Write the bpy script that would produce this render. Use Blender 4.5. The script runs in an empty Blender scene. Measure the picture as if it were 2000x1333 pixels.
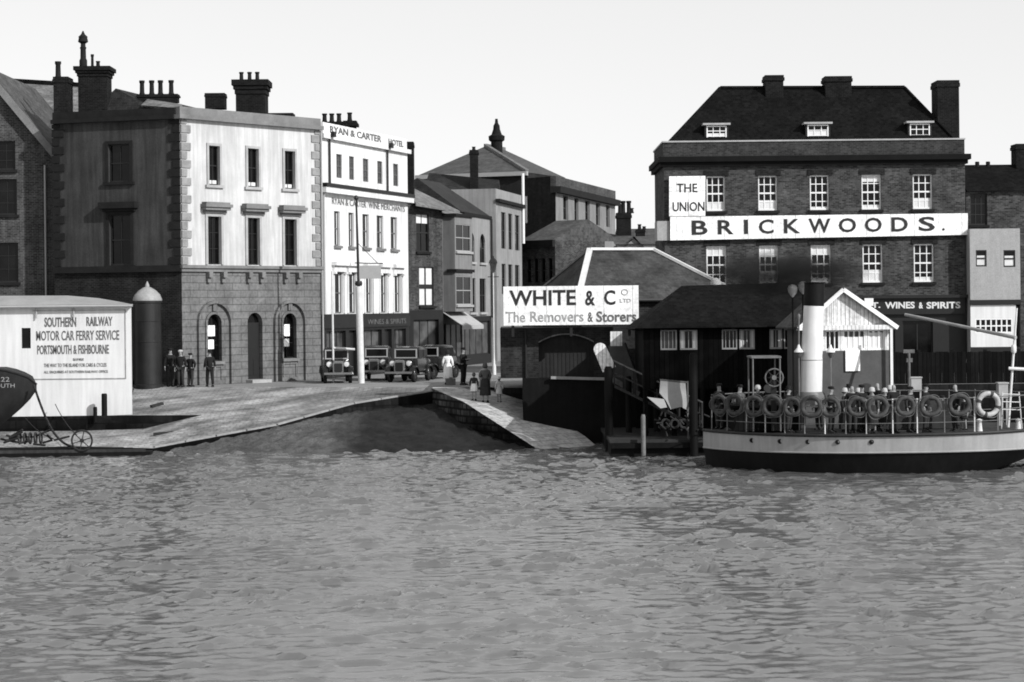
import bpy, math, random
import numpy as np
from mathutils import Vector, Matrix
random.seed(7)
R = math.radians
S = bpy.context.scene
COL = S.collection

# ------------------------------------------------------------------ camera
HC, FP, ROLL = 6.0, 4000.0, 0.010
CR, SR = math.cos(ROLL), math.sin(ROLL)
cam = bpy.data.cameras.new('camera'); co = bpy.data.objects.new('camera', cam); COL.objects.link(co)
cam.sensor_width = 36; cam.lens = 72; cam.shift_y = -66.5/2000
cam.clip_start = 1; cam.clip_end = 5000
co.matrix_world = Matrix(((CR, SR, 0, 0), (0, 0, -1, 0), (-SR, CR, 0, HC), (0, 0, 0, 1)))
S.camera = co

def ray(px, py):
    a = (px-1000)/FP; b = (600-py)/FP
    return (a*CR+b*SR, 1.0, -a*SR+b*CR)
def at(px, py, Y):
    d = ray(px, py); return Vector((d[0]*Y, Y, HC+d[2]*Y))
def atz(px, py, z):
    d = ray(px, py); Y = (z-HC)/d[2]; return Vector((d[0]*Y, Y, z))
def xof(px, Y, py=660): return ray(px, py)[0]*Y
def zof(px, py, Y): return HC+ray(px, py)[2]*Y
ZS = 2.3      # street level above the water

# ------------------------------------------------------------------ materials
MATS = {}
def nodes(name):
    m = bpy.data.materials.new(name); m.use_nodes = True
    nt = m.node_tree; return m, nt, nt.nodes['Principled BSDF']
def ramp(nt, fac, stops):
    r = nt.nodes.new('ShaderNodeValToRGB'); e = r.color_ramp.elements
    while len(e) < len(stops): e.new(.5)
    for k, (p, v) in enumerate(stops):
        e[k].position = p; e[k].color = (v, v, v, 1)
    nt.links.new(fac, r.inputs[0]); return r.outputs[0]
def noise(nt, vec, scale, detail=6, rough=.6):
    n = nt.nodes.new('ShaderNodeTexNoise'); n.inputs['Scale'].default_value = scale
    n.inputs['Detail'].default_value = detail; n.inputs['Roughness'].default_value = rough
    nt.links.new(vec, n.inputs['Vector']); return n.outputs['Fac']
def mulc(nt, a, b, mode='MULTIPLY', fac=1.0):
    m = nt.nodes.new('ShaderNodeMix'); m.data_type = 'RGBA'; m.blend_type = mode
    m.inputs[0].default_value = fac
    for s, i in ((a, 6), (b, 7)):
        if isinstance(s, (int, float)): m.inputs[i].default_value = (s, s, s, 1)
        else: nt.links.new(s, m.inputs[i])
    return m.outputs[2]
def bump(nt, b, h, strength=.4, dist=.02):
    n = nt.nodes.new('ShaderNodeBump'); n.inputs['Strength'].default_value = strength
    n.inputs['Distance'].default_value = dist
    nt.links.new(h, n.inputs['Height']); nt.links.new(n.outputs[0], b.inputs['Normal'])
def coord(nt, which='Object', scale=None):
    t = nt.nodes.new('ShaderNodeTexCoord'); o = t.outputs[which]
    if scale:
        mp = nt.nodes.new('ShaderNodeMapping'); mp.inputs['Scale'].default_value = scale
        nt.links.new(o, mp.inputs[0]); o = mp.outputs[0]
    return o
def mat(name, v, rough=.8, var=.25, scale=1.5, fine=.12, bmp=.3, metal=0.0, streak=0.0, spec=None):
    if name in MATS: return MATS[name]
    m, nt, b = nodes(name)
    c = coord(nt)
    big = ramp(nt, noise(nt, c, scale), [(.3, 1-var), (.7, 1+var*.3)])
    small = noise(nt, c, 14, 4)
    col = mulc(nt, v, big)
    col = mulc(nt, col, ramp(nt, small, [(.3, 1-fine), (.7, 1.0)]))
    if streak:
        cs = coord(nt, 'Object', (3.0, 3.0, .22))
        col = mulc(nt, col, ramp(nt, noise(nt, cs, 1.6, 5), [(.38, 1-streak), (.62, 1.0)]))
    nt.links.new(col, b.inputs['Base Color'])
    b.inputs['Roughness'].default_value = rough; b.inputs['Metallic'].default_value = metal
    b.inputs['Specular IOR Level'].default_value = spec*.5 if spec is not None else (.10 if rough >= .7 else .3)
    if bmp: bump(nt, b, small, bmp, .01)
    MATS[name] = m; return m
def brickmat(name, v, mort, bw=.23, bh=.08, ms=.012, var=.35, bmp=.5, contrast=.55, streak=.3, rough=.88):
    m, nt, b = nodes(name)
    uv = coord(nt, 'UV')
    t = nt.nodes.new('ShaderNodeTexBrick')
    nt.links.new(uv, t.inputs['Vector'])
    t.inputs['Scale'].default_value = 1; t.inputs['Brick Width'].default_value = bw
    t.inputs['Row Height'].default_value = bh; t.inputs['Mortar Size'].default_value = ms
    lo, hi = v*(1-contrast), v*(1+contrast)
    t.inputs['Color1'].default_value = (lo, lo, lo, 1); t.inputs['Color2'].default_value = (hi, hi, hi, 1)
    t.inputs['Mortar'].default_value = (mort, mort, mort, 1)
    c = coord(nt)
    col = mulc(nt, t.outputs['Color'], ramp(nt, noise(nt, c, .9), [(.3, 1-var), (.72, 1.25)]))
    col = mulc(nt, col, ramp(nt, noise(nt, c, 7, 3), [(.3, .72), (.7, 1.15)]))
    if streak:
        cs = coord(nt, 'Object', (2.0, 2.0, .18))
        col = mulc(nt, col, ramp(nt, noise(nt, cs, 1.3, 5), [(.35, 1-streak), (.62, 1.0)]))
    nt.links.new(col, b.inputs['Base Color']); b.inputs['Roughness'].default_value = rough; b.inputs['Specular IOR Level'].default_value = .08
    inv = nt.nodes.new('ShaderNodeMath'); inv.operation = 'SUBTRACT'; inv.inputs[0].default_value = 1
    nt.links.new(t.outputs['Fac'], inv.inputs[1])
    bump(nt, b, inv.outputs[0], bmp, .012)
    MATS[name] = m; return m

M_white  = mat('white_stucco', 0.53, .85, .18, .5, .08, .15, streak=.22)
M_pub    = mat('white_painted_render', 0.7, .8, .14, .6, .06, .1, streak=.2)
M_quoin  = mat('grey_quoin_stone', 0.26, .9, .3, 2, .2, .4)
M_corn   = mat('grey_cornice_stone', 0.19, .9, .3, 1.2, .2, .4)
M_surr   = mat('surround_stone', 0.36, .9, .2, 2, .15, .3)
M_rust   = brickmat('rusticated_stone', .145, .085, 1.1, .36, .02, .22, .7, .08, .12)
M_side   = mat('shaded_side_render', .062, .9, .35, .6, .25, .5, streak=.35)  # corner house render with the side's shade put into its colour
M_sideq  = mat('dark_shaded_stone', 0.018, .9, .3, 2, .2, .4)  # shade of the left face put into the stone colour; plain dark trim elsewhere
M_brick  = brickmat('dark_red_brick', 0.055, .10, .24, .085, .012, .45, .5, .6, .3)
M_brick2 = brickmat('blackened_brick', 0.018, .04, .24, .085, .012, .4, .5, .4, .3)
M_brick3 = brickmat('warehouse_brick', 0.055, .12, .24, .085, .012, .35, .5, .45, .3)
M_para   = brickmat('parapet_brick', 0.035, .06, .24, .085, .012, .3, .5, .4, .2)
M_stack  = brickmat('chimney_brick', 0.01, .02, .24, .085, .012, .3, .5, .4, .2)
M_light  = mat('pale_render', 0.28, .85, .2, .8, .12, .2, streak=.2)
M_pale2  = mat('pale_buff_render', 0.22, .85, .2, .8, .12, .2, streak=.2)
M_grayw  = mat('grey_render', 0.36, .85, .12, 3, .25, .4, streak=.1)
M_slate  = brickmat('light_slate', 0.16, .15, .3, .2, .012, .3, .4, .25, .2, .6)
M_slated = brickmat('dark_slate', 0.02, .03, .3, .2, .012, .4, .4, .3, .2, .6)
M_tile   = brickmat('black_roof_tile', 0.006, .008, .2, .16, .012, .4, .6, .5, .1, .95)
M_slatem = brickmat('mid_slate', 0.07, .08, .3, .2, .012, .35, .4, .3, .2, .65)
M_lead   = mat('lead_flashing', .6, .5, .2, 2, .1, .2)
M_pot    = mat('clay_pot', 0.015, .8, .2, 4)
M_dark   = mat('dark_paint', 0.01, .5, .3, 2, .2, .1)
M_black  = mat('tarred_timber', 0.006, .75, .4, 1.5, .3, .5, streak=.4, spec=.25)
M_shed   = brickmat('tarred_shed_boards', .007, .002, .2, 9, .018, .5, .9, .5, .4, .85)
M_frame  = mat('white_window_paint', .72, .5, .08, 4, .05, .05)
M_frameg = mat('grey_window_paint', .32, .5, .1, 4, .05, .05)
M_framed = mat('brown_window_paint', 0.014, .5, .1, 4, .05, .05)
M_blind  = mat('linen_blind', .62, .9, .15, 3, .05, .0)
M_sign   = brickmat('white_sign_boards', .78, .45, 1.25, 6, .02, .07, .3, .03, .10, .6)
M_ink    = mat('black_sign_lettering', .02, .6, .2, 3, .1, 0)
M_inkf   = mat('weathered_sign_lettering', .17, .7, .35, 2.5, .3, 0, streak=.3)
M_inkff  = mat('faded_sign_lettering', 0.42, .7, .35, 2.5, .2, 0, streak=.3)
M_gold   = mat('pale_sign_lettering', .62, .5, .1, 3, .05, 0)
M_road   = mat('worn_street', 0.25, .9, .3, .35, .3, .6)
M_granite= brickmat('granite_slipway', .29, .16, .45, .22, .02, .5, .6, .12, .0, .85)
M_kerb   = mat('pale_kerb_stone', .30, .85, .25, 2, .2, .4)
M_jetty  = brickmat('pale_jetty_stone', .42, .22, .6, .4, .02, .4, .7, .2, .0, .85)
M_rubble = brickmat('weedy_rubble_stone', 0.085, .02, .55, .3, .05, .5, 1.0, .6, .5)
M_quay   = brickmat('wet_quay_stone', 0.012, .008, .9, .4, .03, .5, .8, .5, .5)
M_beach  = mat('wet_shingle', 0.085, .75, .5, 1.1, .6, 1.0)
M_iron   = mat('cast_iron_column', 0.02, .45, .3, 2, .2, .2, streak=.3)
M_chain  = mat('rusty_iron', .03, .7, .3, 6, .3, .3)
M_hullb  = mat('black_hull_paint', .008, .6, .4, 1, .3, .15, streak=.3, spec=.2)
M_hullw  = mat('pale_hull_strake', 0.3, .45, .14, .9, .08, .08, streak=.14)
M_hullg  = mat('dark_grey_hull', 0.018, .6, .3, 1.5, .25, .3, streak=.3)
M_deck   = mat('deck_planking', 0.045, .8, .3, 1.5, .2, .3)
M_funnel = mat('cream_funnel_paint', 0.62, .4, .10, 1.5, .05, .05, streak=.10)
M_rope   = mat('canvas_buoy', .42, .8, .35, 5, .2, .2)
M_buoyd  = mat('dull_canvas_buoy', 0.07, .8, .4, 5, .2, .2)
M_band   = mat('dark_buoy_band', .05, .8, .2, 5, .1, 0)
M_rail   = mat('white_rail_paint', .6, .45, .2, 3, .1, 0)
M_timber = mat('weathered_timber', .17, .85, .35, 2, .25, .5, streak=.3)
M_canvas = mat('pale_canvas', .36, .9, .15, 2, .1, .3)
M_board  = brickmat('white_boarding', 0.64, .28, .16, 9, .012, .15, .6, .06, .15, .7)
M_tyre   = mat('tyre_rubber', .015, .85, .2, 6, .1, .1)
M_chrome = mat('nickel_plate', 0.22, .25, .1, 5, .05, 0, metal=.7)
M_car    = mat('black_car_paint', .012, .22, .2, 2, .1, 0)
M_car2   = mat('dark_grey_car_paint', .03, .3, .2, 2, .1, 0)
M_skin   = mat('skin', 0.24, .6, .1, 6, .05, 0)
M_cloth  = mat('dark_serge', .018, .95, .25, 8, .2, .2)
M_cloth2 = mat('charcoal_wool', .035, .95, .25, 8, .2, .2)
M_clothg = mat('grey_tweed', .10, .95, .25, 8, .2, .2)
M_clothw = mat('white_cotton', .75, .9, .1, 4, .05, .2)
M_clothl = mat('light_cotton', .42, .9, .15, 4, .05, .2)
M_hair   = mat('dark_hair', .02, .8, .2, 8, .1, 0)

M_white2 = mat('whitewashed_wall', 0.66, .85, .10, .35, .06, .15, streak=.12)
M_leadr  = mat('grey_felt_roof', .30, .7, .2, .8, .15, .3)
M_frameh = mat('hotel_sash_paint', .10, .5, .1, 4, .05, .05)
M_inkp   = mat('parapet_lettering', .10, .6, .2, 3, .1, 0)
M_dado   = mat('kiosk_dado_boards', 0.08, .8, .2, 2, .15, .2)  # dado colour darkened to carry the diagonal shadow that falls on it
M_capst  = mat('pale_iron_cap', .30, .5, .2, 3, .2, .2)
M_gray3  = mat('worn_bow_lettering', .26, .7, .3, 4, .2, 0)
M_timber2= mat('dark_timber', .045, .85, .35, 2, .25, .5, streak=.3)
M_canvas2= mat('grey_board_paint', .33, .9, .1, 2, .1, .1)
M_store  = brickmat('store_brick', 0.028, .04, .24, .085, .012, .4, .5, .4, .3)
M_doorg  = mat('grey_door_boards', 0.028, .8, .25, 1.5, .15, .2, streak=.25)
M_slater = brickmat('weathered_slate', 0.05, .06, .28, .18, .010, .45, .3, .22, .15, .75)
M_gang   = mat('grey_gangway', 0.07, .8, .25, 1.5, .15, .2)
M_deckd  = mat('wet_pontoon_deck', .04, .7, .3, 1.5, .2, .3)
M_brickh = brickmat('hotel_brick', 0.054, .085, .24, .085, .012, .45, .5, .6, .15)
M_copst  = mat('coping_stone', .38, .85, .2, 2, .15, .2)
M_corned = mat('dark_cornice', 0.009, .9, .3, 2, .2, .3)
M_rail2  = mat('dull_rail_paint', 0.13, .5, .3, 4, .15, 0)
M_boom   = mat('pale_boom_varnish', .33, .5, .35, 1.2, .2, .1)

def stain(m, axis, stops, scale=1.0, off=0.0, wob=.0):
    nt = m.node_tree; b = nt.nodes['Principled BSDF']; src = b.inputs['Base Color'].links[0].from_socket
    g = nt.nodes.new('ShaderNodeNewGeometry'); sp = nt.nodes.new('ShaderNodeSeparateXYZ'); nt.links.new(g.outputs['Position'], sp.inputs[0])
    a = nt.nodes.new('ShaderNodeMath'); a.operation = 'MULTIPLY_ADD'; nt.links.new(sp.outputs[axis], a.inputs[0]); a.inputs[1].default_value = scale; a.inputs[2].default_value = off
    n = noise(nt, coord(nt), .8, 4); w_ = nt.nodes.new('ShaderNodeMath'); w_.operation = 'MULTIPLY_ADD'; nt.links.new(n, w_.inputs[0]); w_.inputs[1].default_value = wob; nt.links.new(a.outputs[0], w_.inputs[2])
    nt.links.new(mulc(nt, src, ramp(nt, w_.outputs[0], stops)), b.inputs['Base Color'])
stain(M_rubble, 2, [(.30, .10), (.62, 1.0)], .4, -.1, .25)      # weed and wet below the tide mark
stain(M_quay, 2, [(.30, .45), (.62, 1.3)], .4, -.1, .25)
stain(M_beach, 0, [(.40, 1.35), (.62, .28)], .12, 1.25, .25)     # weed covers the shingle towards the jetty
def tracks(m):
    nt = m.node_tree; b = nt.nodes['Principled BSDF']; src = b.inputs['Base Color'].links[0].from_socket
    c = coord(nt); m1 = nt.nodes.new('ShaderNodeMapping'); m1.inputs['Rotation'].default_value = (0, 0, -R(31)); nt.links.new(c, m1.inputs[0])
    m2 = nt.nodes.new('ShaderNodeMapping'); m2.inputs['Scale'].default_value = (.10, .75, 1); nt.links.new(m1.outputs[0], m2.inputs[0])
    nt.links.new(mulc(nt, src, ramp(nt, noise(nt, m2.outputs[0], 1.3, 4, .55), [(.36, .55), (.58, 1.15)])), b.inputs['Base Color'])
tracks(M_granite)
def glassmat(name, v, rough=.12):
    m, nt, b = nodes(name); c = coord(nt)
    n = ramp(nt, noise(nt, c, 1.2, 2), [(.35, v*.5), (.7, v*1.6)])
    nt.links.new(n, b.inputs['Base Color']); b.inputs['Roughness'].default_value = rough; b.inputs['Specular IOR Level'].default_value = .2
    bump(nt, b, noise(nt, c, 3, 1), .05, .02); MATS[name] = m; return m
M_glass = glassmat('dark_window_glass', 0.004)
M_glassl = glassmat('hazy_window_glass', .06, .3)

def watermat():
    # silty harbour water: light scattered back from the body of the water (no relief) under a rippled reflecting surface
    m, nt, b = nodes('harbour_water'); nt.nodes.remove(b)
    df = nt.nodes.new('ShaderNodeBsdfDiffuse'); gl = nt.nodes.new('ShaderNodeBsdfGlossy'); fr_ = nt.nodes.new('ShaderNodeFresnel'); mx = nt.nodes.new('ShaderNodeMixShader')
    up_ = nt.nodes.new('ShaderNodeCombineXYZ'); up_.inputs[2].default_value = 1; nt.links.new(up_.outputs[0], df.inputs['Normal'])
    nt.links.new(ramp(nt, noise(nt, coord(nt, 'Object', (.5, 1, 1)), .12, 3), [(.3, .09), (.7, .14)]), df.inputs['Color'])
    gl.inputs['Roughness'].default_value = .09; fr_.inputs['IOR'].default_value = 2.45
    n = noise(nt, coord(nt, 'Object', (1, 1.5, 1)), 4.5, 5, .62)
    bn = nt.nodes.new('ShaderNodeBump'); bn.inputs['Strength'].default_value = .28; bn.inputs['Distance'].default_value = .024
    nt.links.new(n, bn.inputs['Height']); nt.links.new(bn.outputs[0], gl.inputs['Normal']); nt.links.new(bn.outputs[0], fr_.inputs['Normal'])
    nt.links.new(fr_.outputs[0], mx.inputs[0]); nt.links.new(df.outputs[0], mx.inputs[1]); nt.links.new(gl.outputs[0], mx.inputs[2])
    nt.links.new(mx.outputs[0], nt.nodes['Material Output'].inputs['Surface'])
    return m
M_water = watermat()

# ------------------------------------------------------------------ mesh builder
WMX = {}     # world matrix of things
def wm(o): return WMX.get(o.name, Matrix.Identity(4)) if o else Matrix.Identity(4)
class MB:
    def __init__(s): s.v = []; s.f = []
    def poly(s, pts):
        n = len(s.v); s.v += [tuple(p) for p in pts]; s.f.append(tuple(range(n, n+len(pts))))
    def box(s, x0, x1, y0, y1, z0, z1, M=None):
        p = [(x0,y0,z0),(x1,y0,z0),(x1,y1,z0),(x0,y1,z0),(x0,y0,z1),(x1,y0,z1),(x1,y1,z1),(x0,y1,z1)]
        s.hexa(p, M)
    def hexa(s, p, M=None):
        if M: p = [M @ Vector(q) for q in p]
        n = len(s.v); s.v += [tuple(q) for q in p]
        for f in ((0,3,2,1),(4,5,6,7),(0,1,5,4),(1,2,6,5),(2,3,7,6),(3,0,4,7)): s.f.append(tuple(n+k for k in f))
    def prism(s, pts, z0, z1):
        n = len(pts)
        s.poly([(p[0], p[1], z1) for p in pts]); s.poly([(p[0], p[1], z0) for p in reversed(pts)])
        for k in range(n):
            a, b = pts[k], pts[(k+1) % n]
            s.poly([(a[0],a[1],z0),(b[0],b[1],z0),(b[0],b[1],z1),(a[0],a[1],z1)])
    def loft(s, secs, cap=True, closed=True):
        n0 = len(s.v); n = len(secs[0])
        for sec in secs: s.v += [tuple(p) for p in sec]
        for i in range(len(secs)-1):
            for j in range(n if closed else n-1):
                k = (j+1) % n
                s.f.append((n0+i*n+j, n0+i*n+k, n0+(i+1)*n+k, n0+(i+1)*n+j))
        if cap and closed:
            s.f.append(tuple(n0+j for j in reversed(range(n)))); s.f.append(tuple(n0+(len(secs)-1)*n+j for j in range(n)))
    def tube(s, pts, r, n=8, cap=True):
        pts = [Vector(p) for p in pts]; rs = r if isinstance(r, (list, tuple)) else [r]*len(pts)
        secs = []; ref = None
        for i, p in enumerate(pts):
            d = (pts[min(i+1, len(pts)-1)]-pts[max(i-1, 0)]).normalized()
            if ref is None: ref = Vector((0,0,1)) if abs(d.z) < .9 else Vector((1,0,0))
            a = d.cross(ref).normalized(); b = a.cross(d).normalized(); ref = b
            secs.append([p+(a*math.cos(t)+b*math.sin(t))*rs[i] for t in [2*math.pi*k/n for k in range(n)]])
        s.loft(secs, cap)
    def lathe(s, c, prof, n=16, axis='z'):
        c = Vector(c); secs = []
        for (r, h) in prof:
            ring = []
            for k in range(n):
                t = 2*math.pi*k/n; x, y = r*math.cos(t), r*math.sin(t)
                ring.append(c+(Vector((x, y, h)) if axis == 'z' else Vector((x, -h, y)) if axis == 'y' else Vector((h, x, y))))
            secs.append(ring)
        s.loft(secs)
    def torus(s, c, Rr, r, n=28, m=10, axis='y'):
        n0 = len(s.v); c = Vector(c)
        for i in range(n):
            t = 2*math.pi*i/n
            for j in range(m):
                p = 2*math.pi*j/m; rad = Rr+r*math.cos(p); h = r*math.sin(p)
                v = Vector((rad*math.cos(t), h, rad*math.sin(t))) if axis == 'y' else Vector((h, rad*math.cos(t), rad*math.sin(t))) if axis == 'x' else Vector((rad*math.cos(t), rad*math.sin(t), h))
                s.v.append(tuple(c+v))
        for i in range(n):
            for j in range(m):
                a, b = (i+1) % n, (j+1) % m
                s.f.append((n0+i*m+j, n0+a*m+j, n0+a*m+b, n0+i*m+b))
    def beam(s, a, b, w, h=None):
        a, b = Vector(a), Vector(b); h = h or w; d = (b-a).normalized()
        up = Vector((0,0,1)) if abs(d.z) < .95 else Vector((0,1,0))
        x = d.cross(up).normalized()*w/2; y = x.normalized().cross(d).normalized()*h/2
        s.hexa([a-x-y, a+x-y, a+x+y, a-x+y, b-x-y, b+x-y, b+x+y, b-x+y])
    def build(s, name, m, parent=None, local=False, mesh_only=False):
        inv = wm(parent).inverted() if (parent and not local) else None
        vs = [tuple(inv @ Vector(v)) for v in s.v] if inv else s.v
        me = bpy.data.meshes.new(name); me.from_pydata(vs, [], s.f); me.update()
        import bmesh
        bm = bmesh.new(); bm.from_mesh(me); bmesh.ops.recalc_face_normals(bm, faces=bm.faces) if not getattr(s, 'keepn', False) else None
        bm.to_mesh(me); bm.free()
        uvl = me.uv_layers.new(name='UVMap').data; Z = Vector((0,0,1))
        for p in me.polygons:
            nn = p.normal
            if abs(nn.z) > .985: T, B = Vector((1,0,0)), Vector((0,1,0))
            else: T = Z.cross(nn).normalized(); B = nn.cross(T)
            for li in p.loop_indices:
                q = me.vertices[me.loops[li].vertex_index].co; uvl[li].uv = (q.dot(T), q.dot(B))
            p.use_smooth = True
        me.set_sharp_from_angle(angle=R(38))
        if m: me.materials.append(m)
        if mesh_only: return me
        o = bpy.data.objects.new(name, me); COL.objects.link(o)
        if parent: o.parent = parent; WMX[o.name] = wm(parent)
        return o

def tag(o, label=None, cat=None, group=None, kind=None):
    if label: o['label'] = label
    if cat: o['category'] = cat
    if group: o['group'] = group
    if kind: o['kind'] = kind
    return o
def thing(name, label, cat, loc=(0,0,0), rz=0, group=None):
    o = bpy.data.objects.new(name, None); COL.objects.link(o); o.empty_display_size = .2
    o.location = loc; o.rotation_euler = (0,0,rz)
    WMX[o.name] = Matrix.Translation(Vector(loc)) @ Matrix.Rotation(rz, 4, 'Z')
    return tag(o, label, cat, group)
def kids(o): return [c for c in bpy.data.objects if c.parent == o]
def copy_tree(o, loc, rz=0, label=None, group=None, sc=1.0):
    c = o.copy(); COL.objects.link(c); c.location = loc; c.rotation_euler = (0,0,rz); c.scale = (sc,)*3
    if label: c['label'] = label
    if group: c['group'] = group
    for k in kids(o):
        d = k.copy(); COL.objects.link(d); d.parent = c
        for g in kids(k):
            e = g.copy(); COL.objects.link(e); e.parent = d
    return c

# ------------------------------------------------------------------ text
def text_mb(body, size, M, xscale=1.0, spacing=1.0, align='CENTER', thick=.012, bold=0.0, fit=None):
    cu = bpy.data.curves.new('lettering', 'FONT'); cu.body = body; cu.size = size
    cu.align_x = align; cu.align_y = 'CENTER'; cu.space_character = spacing
    cu.extrude = thick/2; cu.offset = bold; cu.resolution_u = 3
    o = bpy.data.objects.new('lettering', cu); COL.objects.link(o)
    dg = bpy.context.evaluated_depsgraph_get(); dg.update()
    me = bpy.data.meshes.new_from_object(o.evaluated_get(dg))
    vs = [v.co.copy() for v in me.vertices]; fs = [tuple(p.vertices) for p in me.polygons]
    bpy.data.objects.remove(o); bpy.data.curves.remove(cu); bpy.data.meshes.remove(me)
    x0 = min(v.x for v in vs); x1 = max(v.x for v in vs); y0 = min(v.y for v in vs); y1 = max(v.y for v in vs)
    sx = xscale; sy = 1
    if fit: sx = fit[0]/(x1-x0); sy = fit[1]/(y1-y0)
    cx, cy = (x0+x1)/2, (y0+y1)/2
    mb = MB(); mb.keepn = True
    mb.v = [tuple(M @ Vector(((v.x-cx)*sx, (v.y-cy)*sy, v.z))) for v in vs]; mb.f = fs
    return mb

# ------------------------------------------------------------------ facades
class Fac:
    def __init__(s, A, B):
        s.A = Vector((A[0], A[1], 0)); s.B = Vector((B[0], B[1], 0))
        s.L = (s.B-s.A).length; s.u = (s.B-s.A)/s.L; s.n = Vector((s.u.y, -s.u.x, 0))
    def pix(s, px, py):
        d = Vector(ray(px, py)); C = Vector((0,0,HC))
        t = s.n.dot(s.A-C)/s.n.dot(d); p = C+d*t
        return (p-s.A).dot(s.u), p.z
    def pt(s, u, z, d=0): 
        p = s.A+s.u*u+s.n*d; return Vector((p.x, p.y, z))
    def box(s, mb, u0, u1, z0, z1, d0, d1):
        mb.hexa([s.pt(u0,z0,d1), s.pt(u1,z0,d1), s.pt(u1,z0,d0), s.pt(u0,z0,d0), s.pt(u0,z1,d1), s.pt(u1,z1,d1), s.pt(u1,z1,d0), s.pt(u0,z1,d0)])
    def rect(s, x0, x1, y0, y1):
        ym, xm = (y0+y1)/2, (x0+x1)/2
        return (s.pix(x0, ym)[0], s.pix(x1, ym)[0], s.pix(xm, y1)[1], s.pix(xm, y0)[1])
    def mat4(s, u, z, d):
        p = s.pt(u, z, d)
        return Matrix(((s.u.x, 0, s.n.x, p.x), (s.u.y, 0, s.n.y, p.y), (0, 1, 0, p.z), (0,0,0,1)))
    def text(s, body, rect, d, name='lettering', m=None, parent=None, **k):
        u0, u1, z0, z1 = rect
        mb = text_mb(body, 1.0, s.mat4((u0+u1)/2, (z0+z1)/2, d), fit=(u1-u0, z1-z0), **k)
        return mb.build(name, m or M_ink, parent)
def fpx(p0, Y0, p1, Y1): return Fac((xof(p0, Y0), Y0), (xof(p1, Y1), Y1))

def wall(mb, f, u0, u1, z0, z1, holes=(), dep=.2):
    us = sorted({u0, u1} | {h[0] for h in holes} | {h[1] for h in holes})
    zs = sorted({z0, z1} | {h[2] for h in holes} | {h[3] for h in holes})
    us = [u for u in us if u0-1e-6 <= u <= u1+1e-6]; zs = [z for z in zs if z0-1e-6 <= z <= z1+1e-6]
    for i in range(len(us)-1):
        for j in range(len(zs)-1):
            cu, cz = (us[i]+us[i+1])/2, (zs[j]+zs[j+1])/2
            if any(h[0] < cu < h[1] and h[2] < cz < h[3] for h in holes): continue
            mb.poly([f.pt(us[i], zs[j]), f.pt(us[i+1], zs[j]), f.pt(us[i+1], zs[j+1]), f.pt(us[i], zs[j+1])])
    for h in holes:
        a, b, c, d = h[:4]; arch = len(h) > 4 and h[4]
        if arch:
            r = (b-a)/2; zc = d-r; um = (a+b)/2; N = 10
            arc = [(um-r*math.cos(math.pi*k/N), zc+r*math.sin(math.pi*k/N)) for k in range(N+1)]
            mb.poly([f.pt(a, d)]+[f.pt(*q) for q in arc[:N//2+1]]); mb.poly([f.pt(b, d)]+[f.pt(*q) for q in reversed(arc[N//2:])])
            ring = [(a, c)]+arc+[(b, c)]
        else: ring = [(a, c), (a, d), (b, d), (b, c)]
        for k in range(len(ring)):
            p, q = ring[k], ring[(k+1) % len(ring)]
            mb.poly([f.pt(*p), f.pt(*q), f.pt(q[0], q[1], -dep), f.pt(p[0], p[1], -dep)])

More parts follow.
